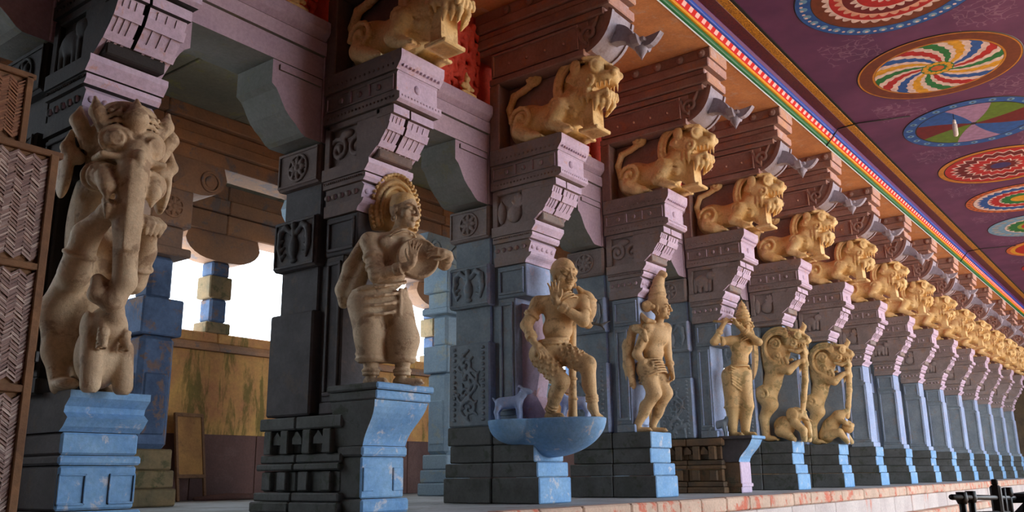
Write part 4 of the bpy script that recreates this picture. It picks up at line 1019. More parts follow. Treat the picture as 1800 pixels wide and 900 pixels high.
# ------------------------------------------------------------------ sculpture helpers
def _basis(d, n):
    """columns: side, -normal, direction (side x, depth y, along z)"""
    d = _n(np.array(d, float)); n = np.array(n, float); n = _n(n - d * (n @ d)); t = np.cross(d, n)
    return np.stack([t, -n, d], 1)
def hand(s, wrist, d, n, thumb=1, size=1.0, curl=12, spread=.006):
    """palm faces n, fingers run along d; thumb=+1/-1 picks the side"""
    R = _basis(d, n); s.frame(wrist, R); q = size
    s.cap((0, 0, -.01 * q), (0, 0, .04 * q), .03 * q, .034 * q, .015)
    s.box((0, 0, .06 * q), (.042 * q, .017 * q, .05 * q), .015 * q, .015)
    for i, L in enumerate((.84, .98, 1.06, .94)):
        x = (-.033 + .022 * i) * thumb; sx = (i - 1.5) * spread * thumb
        p = np.array((x * q, 0, .1 * q)); a = 0.0
        for j, l in enumerate((.038, .03, .024)):
            a += math.radians(curl * (1 + .6 * j)); e = p + np.array((sx * (j + 1) / 2, -math.sin(a) * l * L * q, math.cos(a) * l * L * q))
            s.cap(p, e, (.0115 - .001 * j) * q, (.0108 - .001 * j) * q, .004); p = e
    x = .038 * thumb * q
    s.path([(x * .8, -.004, .02 * q), (x * 1.5, -.014 * q, .055 * q), (x * 1.75, -.018 * q, .085 * q), (x * 1.8, -.02 * q, .108 * q)], [.017 * q, .014 * q, .0125 * q, .01 * q], .006)
    s.frame()
def head(s, c, R, h, grim=False, ears=True):
    s.frame(c, R)
    s.ell((0, .05 * h, .12 * h), (.36 * h, .43 * h, .39 * h), .03)
    s.ell((0, -.06 * h, -.17 * h), (.29 * h, .33 * h, .30 * h), .05 * h)
    s.ell((0, -.29 * h, -.40 * h), (.11 * h, .10 * h, .09 * h), .04 * h)
    for g in (-1, 1):
        s.ell((g * .2 * h, -.25 * h, -.10 * h), (.13 * h, .12 * h, .12 * h), .04 * h)
        s.ell((g * .155 * h, -.46 * h, .05 * h), (.10 * h, .10 * h, .055 * h), .02 * h, cut=True)
        s.ell((g * .155 * h, -.355 * h, .045 * h), (.085 * h, .055 * h, .042 * h), .008 * h)
        s.path([(g * .05 * h, -.42 * h, .14 * h), (g * .16 * h, -.41 * h, .18 * h), (g * .28 * h, -.31 * h, .13 * h)], .027 * h, .02 * h)
        s.path([(g * .06 * h, -.395 * h, .012 * h), (g * .16 * h, -.405 * h, -.01 * h), (g * .25 * h, -.34 * h, .02 * h)], .014 * h, .008 * h)
        s.ell((g * .055 * h, -.46 * h, -.13 * h), (.05 * h, .05 * h, .04 * h), .015 * h)
        if ears:
            s.ell((g * .37 * h, .04 * h, -.02 * h), (.05 * h, .09 * h, .17 * h), .02 * h)
            s.ring((g * .39 * h, .02 * h, -.26 * h), (1, 0, 0), .08 * h, .03 * h, .01 * h)
    s.path([(0, -.42 * h, .13 * h), (0, -.47 * h, .0), (0, -.52 * h, -.11 * h)], [.04 * h, .045 * h, .06 * h], .02 * h)
    s.ell((0, -.40 * h, -.225 * h), (.12 * h, .05 * h, .024 * h), .012 * h); s.ell((0, -.39 * h, -.285 * h), (.10 * h, .055 * h, .028 * h), .012 * h)
    if grim:
        for g in (-1, 1): s.path([(0, -.43 * h, -.18 * h), (g * .12 * h, -.40 * h, -.17 * h), (g * .22 * h, -.30 * h, -.12 * h)], [.02 * h, .025 * h, .01 * h], .012 * h)
    s.frame()
def foot(s, ank, toe, k=.02, sz=1.0):
    a, t = np.array(ank, float), np.array(toe, float); d = t - a; d[2] = 0; L = np.linalg.norm(d); d = d / max(L, 1e-6); sd = np.array((-d[1], d[0], 0))
    z = t[2]
    s.cap(a, (a[0], a[1], z + .035), .048 * sz, .045 * sz, k); s.cap((a[0] - d[0] * .04, a[1] - d[1] * .04, z + .035), (t[0], t[1], z + .028), .045 * sz, .036 * sz, k)
    for i in range(5):
        o = (i - 2) * .019 * sz; b = t + sd * o; e = b + d * (.045 - .006 * abs(i - 1.5)) * sz
        s.cap((b[0], b[1], z + .02), (e[0], e[1], z + .016), .012 * sz, .011 * sz, .006)
def cuff(s, a, b, t, R, r=.012, n=1, gap=.028):
    a, b = np.array(a, float), np.array(b, float); d = _n(b - a)
    for i in range(n): s.ring(a + (b - a) * t + d * gap * i, d, R, r, .006)
def yaw(a, p=0): return rotz(a) @ rotx(p)
def statue(name, loc, label, mesh_body, parts=(), group=None, rot=None):
    r = thing(name, loc, label, 'statue', group, rot)
    link('body', mesh_body, r)
    for n_, me, lab in parts:
        o = link(n_, me, r)
        if lab: o['label'] = lab
    return r

# ---------------- drummer on the second pillar
s = Sculpt((-.62, -.82, -.04), (.62, .62, 2.14), .0115)
T2 = rotz(-28)
s.ell((.01, .03, 1.36), (.23, .155, .20), .06, T2); s.ell((-.04, .05, 1.12), (.18, .15, .17), .07, T2); s.ell((-.13, .08, .82), (.22, .18, .16), .07, T2)
for x in (-.1, .1): s.ell(tuple(np.array((.01, .03, 1.42)) + T2 @ np.array((x, -.12, 0))), (.09, .06, .08), .04)
s.cap((.02, .0, 1.50), (.03, -.07, 1.66), .078, .07, .04)
head(s, (.03, -.10, 1.77), yaw(2, 4), .36)
shR, elR, wrR = (-.22, .13, 1.44), (-.25, .0, 1.07), (-.12, -.31, 1.14)
shL, elL, wrL = (.22, -.09, 1.48), (.36, -.36, 1.25), (.21, -.55, 1.28)
s.path([(-.05, .06, 1.47), shR], [.09, .10], .05); s.path([(.1, -.02, 1.49), shL], [.09, .095], .05)
s.path([shR, elR], [.095, .074], .04); s.path([elR, wrR], [.07, .045], .03); s.path([shL, elL], [.09, .07], .04); s.path([elL, wrL], [.066, .042], .03)
hand(s, (-.105, -.35, 1.17), (.05, -.08, 1), (-.55, -.8, .1), -1, 1.15, 9)
hand(s, (.19, -.555, 1.285), (-.72, .45, .12), (.5, .8, -.1), 1, 1.15, 16)
cuff(s, shR, elR, .42, .09, .014, 2); cuff(s, shR, elR, .72, .084, .012, 2); cuff(s, elR, wrR, .62, .056, .013, 3); cuff(s, elL, wrL, .6, .054, .012, 2)
for i in range(3): s.ring((.02, -.01 - .02 * i, 1.55 - .045 * i), (0, .55, 1), .10 + .035 * i, .011, .006)
for sgn, ps in ((-1, [(-.24, .15, .80), (-.24, .06, .47), (-.18, .11, .16)]), (1, [(-.01, -.04, .74), (.0, -.17, .42), (.03, -.11, .16)])):
    s.path(ps, [.15, .105, .07], .05)
    s.ring(tuple(np.array(ps[2]) + (0, 0, -.02)), (0, 0, 1), .075, .018, .01); s.ring(tuple(np.array(ps[2]) + (0, 0, -.055)), (0, 0, 1), .07, .015, .01)
foot(s, (-.18, .11, .14), (-.165, -.06, .0)); foot(s, (.03, -.10, .14), (.12, -.26, .0))
body = s.mesh('drummer_body', 'tan')
s = Sculpt((-.6, -.45, .1), (.5, .62, 1.12), .0125)       # waist cloth
s.ell((-.13, .08, .84), (.245, .20, .16), .05, T2)
s.path([(-.25, .15, .80), (-.245, .07, .48), (-.2, .10, .26)], [.175, .145, .135], .06); s.path([(-.0, -.04, .76), (.0, -.15, .44), (.03, -.10, .26)], [.17, .15, .135], .06)
s.box((-.1, .02, .46), (.13, .03, .26), .02, .05, rotz(-45)); s.box((0, 0, .14), (1, 1, .075), 0, .01, cut=True)
for z in (.25, .30): s.ring((-.2, .1, z), (0, 0, 1), .138, .014, .01); s.ring((.03, -.10, z), (0, 0, 1), .138, .014, .01)
for i in range(4):       # draped folds
    z = 1.0 - i * .062; b = .05 + .03 * i
    s.path([tuple(np.array((-.13, .08, z)) + T2 @ np.array((.27 * math.sin(t), -.235 * math.cos(t), -b * math.cos(t * .9) + .05 * t))) for t in np.linspace(-1.45, 1.35, 9)], .017, .012)
for i in range(5): s.path([(-.08 + .02 * i, -.17, .93), (-.10 + .045 * i, -.19 + .006 * i, .68), (-.09 + .04 * i, -.16, .58)], [.02, .022, .012], .01)
cloth = s.mesh('drummer_cloth', 'tan')
s = Sculpt((-.5, .0, .7), (.1, .62, 1.6), .014)
s.path([(-.22, .24, 1.45), (-.28, .34, 1.2), (-.27, .44, .98), (-.25, .46, .84)], [.05, .075, .085, .05], .03); s.path([(-.2, .22, 1.2), (-.22, .34, .95)], [.07, .09], .03)
sash = s.mesh('drummer_sash', 'tan')
s = Sculpt((-.45, -.3, 1.45), (.6, .5, 2.38), .011)       # halo
s.frame((.08, .09, 1.80), rotz(-33))
s.ell((0, 0, .02), (.275, .06, .42), .02); s.box((0, 0, -.5), (.6, .3, .3), 0, .02, cut=True)
s.ell((0, -.06, .0), (.245, .03, .38), .008, cut=True); s.ell((0, -.03, .0), (.15, .05, .26), .01); s.ell((0, -.09, -.02), (.12, .06, .2), .01, cut=True)
rr = random.Random(5)
for i in range(30):
    a = math.radians(-28 + 236 * i / 29)
    s.ell((.255 * math.cos(a), -.05, .02 + .40 * math.sin(a)), (.02, .02, .02), .006)
    if i % 1 == 0: s.ell((.20 * math.cos(a), -.045, .01 + .325 * math.sin(a)), (.026, .025, .03), .006); s.ell((.155 * math.cos(a + .06), -.06, .0 + .27 * math.sin(a + .06)), (.018, .022, .022), .006)
s.frame(); halo = s.mesh('drummer_halo', 'halo')
m = MB(); m.lathe([(.001, -.045), (.195, -.045), (.21, -.035), (.215, .0), (.21, .03), (.19, .03), (.185, .022), (.001, .022)], seg=36)
drum = m.mesh('drum', 'tan'); drum.transform(Matrix.Translation((.03, -.30, 1.25)) @ Vector((.62, .76, -.12)).to_track_quat('Z', 'Y').to_matrix().to_4x4() @ Matrix.Rotation(PI, 4, 'X'))
m = MB(); m.lathe([(.130, .02), (.140, .055), (.138, .09), (.132, .10), (.12, .15), (.06, .185), (.001, .19)], seg=24)
hat = m.mesh('cap', 'halo'); hat.transform(Matrix.Translation((.03, -.08, 1.79)))
statue('drummer_statue', (XC(2), 6.2, 1.20), 'tan statue of a man playing a round frame drum before an ornate halo', body,
       (('waist_cloth', cloth, None), ('sash', sash, None), ('halo', halo, 'arched orange carved halo'), ('drum', drum, None), ('cap', hat, None)))

# ---------------- herdsman on the boat shelf
s = Sculpt((-.60, -.75, -.04), (.62, .62, 2.12), .0115)
T3 = rotz(-52)
s.ell((.03, -.01, 1.37), (.24, .155, .19), .06, T3); s.ell((-.01, .03, 1.12), (.19, .17, .18), .07, T3); s.ell((-.1, .1, .85), (.20, .17, .14), .07, T3)
s.cap((.02, -.02, 1.50), (.01, -.07, 1.66), .08, .075, .04); head(s, (.0, -.09, 1.78), yaw(-28, 4), .38, True)
s.frame((.0, -.09, 1.78), yaw(-28, 4)); s.ring((0, .02, .075), (0, -.1, 1), .145, .03, .015, sq=1.6)
for i in range(16): a = i * 2 * PI / 16; s.ell((.165 * math.cos(a), .02 + .175 * math.sin(a), .075), (.016, .016, .022), .005)
s.ell((0, .05, .10), (.15, .175, .155), .02); s.frame()
shR, elR, wrR = (-.15, .22, 1.45), (-.27, .33, 1.17), (-.31, .19, .94)
shL, elL, wrL = (.21, -.22, 1.47), (.03, -.33, 1.19), (-.20, -.11, 1.40)
s.path([(-.02, .08, 1.48), shR], [.09, .10], .05); s.path([(.1, -.1, 1.48), shL], [.09, .10], .05)
s.path([shR, elR], [.092, .075], .04); s.path([elR, wrR], [.074, .046], .03); s.path([shL, elL], [.092, .078], .04); s.path([elL, wrL], [.075, .047], .03)
hand(s, (-.31, .17, .92), (.0, -.75, -.75), (.55, .25, -.6), 1, 1.2, 18); hand(s, (-.22, -.09, 1.425), (-.08, .05, 1), (-.83, -.55, .05), 1, 1.35, 4)
cuff(s, shR, elR, .5, .092, .014, 2); cuff(s, elR, wrR, .55, .062, .014, 3); cuff(s, elL, wrL, .72, .058, .014, 4, .022); cuff(s, shL, elL, .5, .094, .014, 2)
s.path([(-.16, .2, .80), (-.15, -.10, .44), (-.12, .09, .10)], [.145, .10, .056], .05); s.ell((-.14, .02, .27), (.075, .08, .13), .04)
s.path([(-.04, -.0, .83), (-.01, -.39, .64), (.08, -.39, .24)], [.145, .105, .06], .05); s.ell((.04, -.36, .42), (.075, .075, .13), .04)
foot(s, (-.12, .09, .12), (-.14, -.07, .0), .02, 1.1)
s.path([(.08, -.39, .24), (.07, -.40, .13), (.07, -.44, .03)], [.06, .062, .05], .03)
for i in range(5): s.cap((.03 + .02 * i, -.43 - .006 * i, .05), (.02 + .022 * i, -.48 - .008 * i, .012), .014, .013, .006)
for p, q, R0 in (((-.13, .05, .16), (-.12, .09, .1), .066), ((.075, -.39, .26), (.08, -.39, .2), .07)):
    for i in range(3): s.ring(tuple(np.array(p) + (np.array(q) - p) * i * .5), tuple(np.array(q) - p), R0, .013, .006)
rr = random.Random(11)
for (p, q, r0, r1) in (((-.16, .2, .80), (-.15, -.10, .44), .148, .105), ((-.04, 0, .83), (-.01, -.39, .64), .148, .11)):   # leafy kilt pattern
    p, q = np.array(p), np.array(q); d = _n(q - p); a1 = _n(np.cross(d, (0, 0, 1))); a2 = np.cross(d, a1)
    for i in range(7):
        for j in range(9):
            t = .08 + .12 * i; w = 2 * PI * (j + .5 * (i % 2)) / 9; R0 = r0 + (r1 - r0) * t
            c = p + (q - p) * t + (a1 * math.cos(w) + a2 * math.sin(w)) * R0; s.ell(tuple(c), (.02, .02, .02), .008)
s.ring((-.06, .06, .97), (-.1, .05, 1), .185, .024, .012); s.ring((-.07, .07, .925), (-.1, .05, 1), .19, .018, .01)
for i in range(3): s.ring((.015, -.06 - .012 * i, 1.54 - .05 * i), (-.2, .5, 1), .105 + .03 * i, .012, .006)
body = s.mesh('herdsman_body', 'ochre')
s = Sculpt((.0, -.25, -.03), (.35, .12, 1.45), .012); s.path([(.16, -.05, 0), (.165, -.06, .6), (.18, -.08, 1.34)], [.058, .045, .05], .02)
for z in (.25, .5, .8, 1.1): s.ring((.165, -.06, z), (0, 0, 1), .052, .012, .008)
staff = s.mesh('herdsman_staff', 'ochre')
s = Sculpt((.1, -.5, 1.02), (.5, .02, 1.75), .012); s.ell((.28, -.24, 1.42), (.12, .12, .2), .03); s.ell((.28, -.24, 1.2), (.07, .07, .07), .03); s.cap((.26, -.22, 1.55), (.2, -.16, 1.66), .07, .03, .03)
s.ring((.28, -.24, 1.5), (.1, 0, 1), .115, .014, .008); bag = s.mesh('herdsman_bag', 'ochre')
s = Sculpt((.12, -.62, 1.05), (.55, -.12, 1.4), .011)
s.path([(.27, -.29, 1.2), (.34, -.40, 1.17), (.40, -.50, 1.22)], [.02, .018, .008], .01); s.path([(.34, -.40, 1.17), (.36, -.44, 1.10)], [.016, .007], .01); s.path([(.30, -.34, 1.185), (.32, -.36, 1.26)], [.015, .007], .01)
horn = s.mesh('herdsman_antler', 'base_side')
sup = MB().prism([(.12, 0.0), (.52, 0.0), (.52, 1.5), (.36, 1.45), (.30, 1.0), (.22, .7), (.30, .3)], -.12, .10).mesh('back_support', ('cap_front', 'cap_front'))
statue('herdsman_statue', (XC(3), 6.15, 1.0), 'ochre statue of a herdsman with crossed leg, raised palm and staff', body, (('staff', staff, None), ('bag', bag, None), ('antler', horn, 'dark antler'), ('back_support', sup, 'pale lavender support slab')))

# ---------------- bearer with monkey on the fourth pillar
s = Sculpt((-.48, -.48, -.04), (.48, .55, 2.55), .0125)
T4 = rotz(-20)
s.ell((.03, -.01, 1.46), (.21, .15, .19), .06, T4); s.ell((.0, .05, 1.2), (.17, .15, .17), .07, T4); s.ell((-.02, .13, .95), (.19, .17, .14), .07, T4)
s.cap((.03, -.03, 1.58), (.02, -.09, 1.74), .075, .068, .04); head(s, (.01, -.11, 1.86), yaw(8, 2), .34)
s.path([(.01, -.06, 1.98), (.03, -.06, 2.14), (.05, -.08, 2.3), (.06, -.14, 2.42)], [.15, .12, .085, .06], .04); s.ell((.06, -.18, 2.40), (.055, .05, .05), .02)
for z, R0 in ((2.0, .145), (2.09, .13)): s.ring((.02, -.06, z), (0, 0, 1), R0, .018, .01)
shR, elR, wrR = (-.15, .05, 1.56), (-.25, .2, 1.16), (-.20, .06, .96)
shL, elL, wrL = (.20, -.08, 1.58), (.22, -.08, 1.2), (.13, -.17, .93)
s.path([(-.02, .02, 1.56), shR], [.09, .09], .05); s.path([(.1, -.03, 1.57), shL], [.09, .09], .05)
s.path([shR, elR], [.085, .068], .04); s.path([elR, wrR], [.066, .045], .03); s.path([shL, elL], [.085, .066], .04); s.path([elL, wrL], [.064, .044], .03)
hand(s, (-.195, .04, .945), (.1, -.6, -.6), (.9, .1, 0), 1, 1.1, 22); hand(s, (.13, -.18, .915), (.0, -.1, -1), (-.6, .3, 0), 1, 1.1, 22)
cuff(s, elR, wrR, .6, .06, .013, 2); cuff(s, elL, wrL, .6, .058, .013, 2)
s.path([(-.1, .13, .93), (-.13, .0, .57), (-.2, .26, .12)], [.15, .105, .058], .05); s.path([(.08, .1, .93), (.1, -.07, .58), (.06, .15, .12)], [.15, .105, .058], .05)
s.ell((-.16, .16, .34), (.07, .085, .13), .04); s.ell((.08, .06, .34), (.07, .085, .13), .04)
foot(s, (-.2, .26, .12), (-.17, .09, 0)); foot(s, (.06, .15, .12), (.09, -.03, 0))
for i in range(6): s.ring((-.02, .11 - .01 * i, 1.06 - .05 * i), (0, .15 + .05 * i, 1), .19 + .006 * i, .016, .01)
s.ring((-.19, .02, .98), (1, .1, 0), .05, .022, .01); s.ell((-.19, .02, .98), (.03, .03, .03), .01)
body = s.mesh('bearer_body', 'ochre')
s = Sculpt((-.48, -.2, .55), (.12, .52, 2.06), .0125)
s.ell((-.17, .20, 1.66), (.10, .13, .17), .04); s.ell((-.14, .04, 1.90), (.085, .09, .09), .03); s.ell((-.13, -.05, 1.88), (.05, .05, .045), .02)
for g in (-1, 1): s.ell((-.14 + g * .085, .05, 1.92), (.025, .03, .04), .01); s.ell((-.14 + g * .04, -.04, 1.92), (.018, .016, .016), .006)
s.path([(-.2, .12, 1.76), (-.24, .0, 1.66), (-.16, -.08, 1.64)], [.045, .04, .03], .02); s.path([(-.22, .2, 1.56), (-.26, .06, 1.48), (-.22, .04, 1.36)], [.06, .05, .035], .02)
s.path([(-.18, .3, 1.55), (-.22, .36, 1.3), (-.22, .36, 1.0), (-.2, .34, .7)], [.08, .09, .09, .07], .03)
monk = s.mesh('monkey', 'ochre')
statue('bearer_statue', (XC(4), 6.35, .945), 'ochre statue of a tall-haired walker carrying a monkey on the shoulder', body, (('monkey', monk, 'small monkey clinging to the shoulder'),))

# ---------------- flute player on the fifth pillar
s = Sculpt((-.52, -.56, -.04), (.5, .5, 2.48), .0125)
T5 = rotz(-40)
s.ell((.05, -.1, 1.58), (.21, .15, .19), .06, T5); s.ell((.03, -.06, 1.34), (.16, .145, .16), .07, T5); s.ell((-.01, .02, 1.10), (.20, .18, .16), .07, T5)
s.cap((.05, -.12, 1.70), (.05, -.18, 1.82), .07, .065, .04); head(s, (.05, -.20, 1.94), yaw(-10, 0), .33)
for i, (R0, z) in enumerate(((.135, 2.06), (.12, 2.12), (.11, 2.17), (.09, 2.22), (.07, 2.28), (.045, 2.33))): s.ell((.05, -.17, z), (R0, R0, .055), .015); s.ring((.05, -.17, z), (0, 0, 1), R0, .014, .008)
s.cap((.05, -.17, 2.3), (.05, -.17, 2.41), .035, .012, .02)
shR, elR, wrR = (-.08, .02, 1.68), (-.28, .27, 1.66), (-.25, .10, 1.93)
shL, elL, wrL = (.19, -.22, 1.70), (.02, -.44, 1.62), (-.15, -.16, 1.92)
s.path([(.02, -.06, 1.69), shR], [.08, .085], .05); s.path([(.12, -.14, 1.70), shL], [.08, .085], .05)
s.path([shR, elR], [.08, .066], .04); s.path([elR, wrR], [.064, .042], .03); s.path([shL, elL], [.08, .066], .04); s.path([elL, wrL], [.064, .042], .03)
hand(s, (-.25, .09, 1.95), (.25, -.5, .8), (.5, .2, -.3), 1, 1.1, 30); hand(s, (-.155, -.14, 1.935), (-.3, .3, .8), (-.4, .3, -.3), -1, 1.1, 30)
cuff(s, shR, elR, .5, .08, .014, 2); cuff(s, elR, wrR, .6, .056, .013, 2); cuff(s, elL, wrL, .6, .056, .013, 2)
s.path([(-.09, .08, 1.05), (-.11, .08, .52), (-.07, .12, .1)], [.165, .125, .075], .05); s.path([(.05, -.08, 1.05), (.0, -.13, .52), (.02, -.07, .1)], [.165, .125, .075], .05)
s.box((-.04, 0, .75), (.08, .08, .22), .05, .06); s.ring((-.11, .09, .5), (0, 0, 1), .13, .016, .01); s.ring((.0, -.12, .5), (0, 0, 1), .13, .016, .01)
foot(s, (-.07, .12, .12), (-.09, -.04, 0)); foot(s, (.02, -.07, .12), (.0, -.24, 0))
for i in range(7): s.path([(-.24, .0, 1.2 - .05 * i), (-.1, -.12, 1.12 - .06 * i), (.1, -.22, 1.14 - .03 * i), (.2, -.16, 1.2)], .016, .01)
s.ring((.01, -.03, 1.21), (0, .05, 1), .18, .02, .01)
for i in range(3): s.ring((.05, -.17 - .01 * i, 1.74 - .05 * i), (0, .5, 1), .10 + .03 * i, .012, .006)
body = s.mesh('flutist_body', 'ochre_green')
flute = MB().tube([(-.36, .22, 2.02), (-.1, -.08, 2.0), (.06, -.30, 1.93)], .022, 10).mesh('flute', 'ochre_green')
pr = bez((.0, 0), (.16, .25), (.16, .7), (.03, .98), 8) + bez((.03, .98), (.07, .7), (.06, .3), (.0, 0), 8)[1:-1]
quiv = MB().prism([(p[0], p[1]) for p in pr], -.09, .09, 'y', False).mesh('quiver', 'ochre_green'); quiv.transform(Matrix.Translation((.24, -.18, .98)) @ Matrix.Rotation(math.radians(-50), 4, 'Z'))
statue('flute_player_statue', (XC(5), 6.3, .96), 'mossy ochre statue of a crowned flute player with legs together', body, (('flute', flute, None), ('quiver', quiv, 'curved leaf-shaped quiver')))

# ---------------- rearing lion beasts on the sixth and seventh pillars
def lion_face(s, c, R, q, horn=True):
    """fierce lion head looking to -Y; q scales"""
    s.frame(c, R)
    s.ell((0, .02 * q, .04 * q), (.20 * q, .22 * q, .20 * q), .03); s.ell((0, -.17 * q, .03 * q), (.15 * q, .17 * q, .09 * q), .03)
    s.ell((0, -.14 * q, -.15 * q), (.12 * q, .15 * q, .05 * q), .02)
    s.box((0, -.20 * q, -.07 * q), (.105 * q, .14 * q, .04 * q), .01, .01, cut=True)
    for g in (-1, 1):
        s.ell((g * .135 * q, -.13 * q, .14 * q), (.07 * q, .07 * q, .07 * q), .005); s.ring((g * .15 * q, -.145 * q, .14 * q), (g * .8, -1, .1), .072 * q, .018 * q, .005)
        s.ell((g * .122 * q, -.178 * q, .142 * q), (.022 * q, .022 * q, .022 * q), .005)
        s.path([(g * .03 * q, -.2 * q, .19 * q), (g * .12 * q, -.15 * q, .235 * q), (g * .2 * q, -.02 * q, .24 * q), (g * .2 * q, .04 * q, .30 * q)], [.03 * q, .035 * q, .03 * q, .012 * q], .012)
        s.ell((g * .06 * q, -.31 * q, .06 * q), (.05 * q, .045 * q, .045 * q), .012); s.path(spiral_pts((g * .16 * q, -.06 * q, -.03 * q), .085 * q, g), .022 * q, .01)
        for j in range(4): s.cap((g * (.09 + .01 * j) * q, (-.27 + .05 * j) * q, -.03 * q), (g * (.09 + .01 * j) * q, (-.275 + .05 * j) * q, -.095 * q), .016 * q, .008 * q, .006)
        s.path([(g * .1 * q, -.25 * q, -.14 * q), (g * .13 * q, -.12 * q, -.19 * q), (g * .15 * q, .02 * q, -.16 * q)], [.03 * q, .04 * q, .03 * q], .012)
        s.ell((g * .2 * q, .1 * q, .16 * q), (.03 * q, .07 * q, .09 * q), .015)
    s.path([(0, -.3 * q, .1 * q), (0, -.2 * q, .17 * q), (0, -.05 * q, .26 * q)], [.045 * q, .04 * q, .03 * q], .015)
    if horn: s.path([(0, -.17 * q, .24 * q), (0, -.22 * q, .33 * q), (0, -.19 * q, .42 * q)], [.06 * q, .05 * q, .012 * q], .015)
    for i in range(5): s.ell(((i - 2) * .05 * q, -.26 * q, -.19 * q), (.025 * q, .03 * q, .045 * q), .008)
    s.frame()
def spiral_pts(c, r0, g, n=14, turns=1.3):
    return [(c[0] + g * .03 * (i / n), c[1] + r0 * (1 - .85 * i / n) * math.cos(turns * 2 * PI * i / n), c[2] + r0 * (1 - .85 * i / n) * math.sin(turns * 2 * PI * i / n)) for i in range(n + 1)]
def rearing(variant):
    s = Sculpt((-.40, -.66, -.04), (.40, .72, 2.42), .0135)
    for g in (-1, 1):
        s.path([(g * .14, .42, .95), (g * .17, .28, .75), (g * .17, .44, .48), (g * .17, .42, .10)], [.19, .15, .10, .08], .05)
        s.ell((g * .17, .34, .06), (.085, .14, .06), .03)
        for i in range(3): s.cap((g * .17 + (i - 1) * .045, .24, .05), (g * .17 + (i - 1) * .045, .17, .03), .026, .02, .01)
        for j in range(3): s.path(spiral_pts((g * .29, .36, .95), .13, g), .02, .012)
        s.path([(g * .15, .08, 1.5), (g * .19, -.16, 1.40), (g * .13, -.36, 1.56)], [.11, .085, .055], .04); s.ell((g * .09, -.42, 1.58), (.06, .07, .055), .02)
        for i in range(3): s.cap((g * .05 + (i - 1) * .035, -.44, 1.60 - .035 * i), (g * .02 + (i - 1) * .03, -.50, 1.58 - .035 * i), .02, .017, .008)
    s.path([(0, .38, .95), (0, .24, 1.2), (0, .12, 1.55)], [.24, .20, .23], .07)
    s.ell((0, .16, 1.86), (.21, .33, .36), .06); s.ell((0, .20, 1.6), (.20, .26, .26), .06)
    for w, r0 in ((0, .42), (1, .36), (2, .30)):       # combed crescent mane
        for g in (-1, 1):
            s.path([(g * (.13 + .045 * w), .02 + r0 * math.cos(t) * .9, 1.88 + r0 * math.sin(t)) for t in np.linspace(2.0, -1.25, 14)], .034, .007)
    for t in np.linspace(1.9, -1.0, 20): s.ell((0, .03 + .42 * math.cos(t) * .92, 1.88 + .42 * math.sin(t)), (.05, .03, .03), .012)
    for g in (-1, 1):
        s.path(spiral_pts((g * .20, .06, 1.96), .12, g, 16, 1.6), .032, .008); s.path(spiral_pts((g * .20, .04, 1.70), .09, g, 14, 1.5), .028, .008)
        for i in range(4): s.path([(g * .19, -.12 + .07 * i, 1.66), (g * .2, -.16 + .08 * i, 1.56), (g * .18, -.14 + .08 * i, 1.48)], [.035, .035, .012], .008)
    lion_face(s, (0, -.24, 1.98), rotx(6), 1.02)
    s.path([(0, -.44, 1.86), (0, -.44, 1.55), (0, -.42, 1.2), (0, -.36, .85), (0, -.30, .62)], [.075, .07, .065, .06, .07], .03)     # trunk held in the paws
    s.path([(0, .52, .95), (0, .62, 1.1), (0, .60, 1.3)] , [.05, .045, .04], .02); s.ring((0, .52, 1.32), (1, 0, 0), .085, .035, .02)
    body = s.mesh('rearing_lion_body', 'ochre_green')
    s = Sculpt((-.34, -.56, -.04), (.34, .36, .95), .0135)
    if variant == 0:
        s.ell((0, .06, .30), (.20, .24, .22), .05); s.ell((0, -.20, .52), (.16, .17, .17), .05)
        for g in (-1, 1):
            s.ell((g * .16, -.14, .52), (.035, .12, .14), .02); s.path([(g * .12, -.18, .35), (g * .14, -.34, .2), (g * .13, -.34, .02)], [.09, .075, .06], .03); s.path([(g * .15, .12, .2), (g * .18, -.06, .1), (g * .17, -.14, .03)], [.12, .08, .06], .03)
            s.ell((g * .11, -.33, .58), (.03, .03, .03), .008); s.path([(g * .08, -.33, .45), (g * .11, -.46, .38)], [.03, .012], .01)
        s.path([(0, -.32, .5), (0, -.40, .3), (0, -.42, .1), (0, -.36, .04)], [.075, .06, .045, .035], .02)
    else:
        s.path([(0, .18, .2), (0, .06, .42), (0, -.14, .62), (0, -.30, .72)], [.19, .18, .15, .09], .05); s.ell((0, -.30, .36), (.13, .13, .13), .04)
        for g in (-1, 1):
            s.path([(g * .14, .1, .2), (g * .17, -.16, .26), (g * .15, -.3, .05)], [.12, .085, .06], .03); s.path([(g * .1, -.14, .55), (g * .14, -.3, .46), (g * .1, -.38, .4)], [.07, .055, .04], .02); s.ell((g * .08, -.38, .42), (.05, .05, .05), .015)
            s.ell((g * .07, -.38, .38), (.03, .03, .03), .01)
    prey = s.mesh('small_beast', 'ochre_green')
    return body, prey
for k, lab, pl in ((6, 'mossy ochre statue of a rearing lion above a small elephant', 'small crouching elephant'), (7, 'mossy ochre statue of a rearing lion above a coiled small beast', 'small coiled beast')):
    b_, p_ = rearing(k - 6)
    statue('rearing_lion_statue', (XC(k), 6.5, .945), lab, b_, (('small_beast', p_, pl),), 'rearing lions of the colonnade')

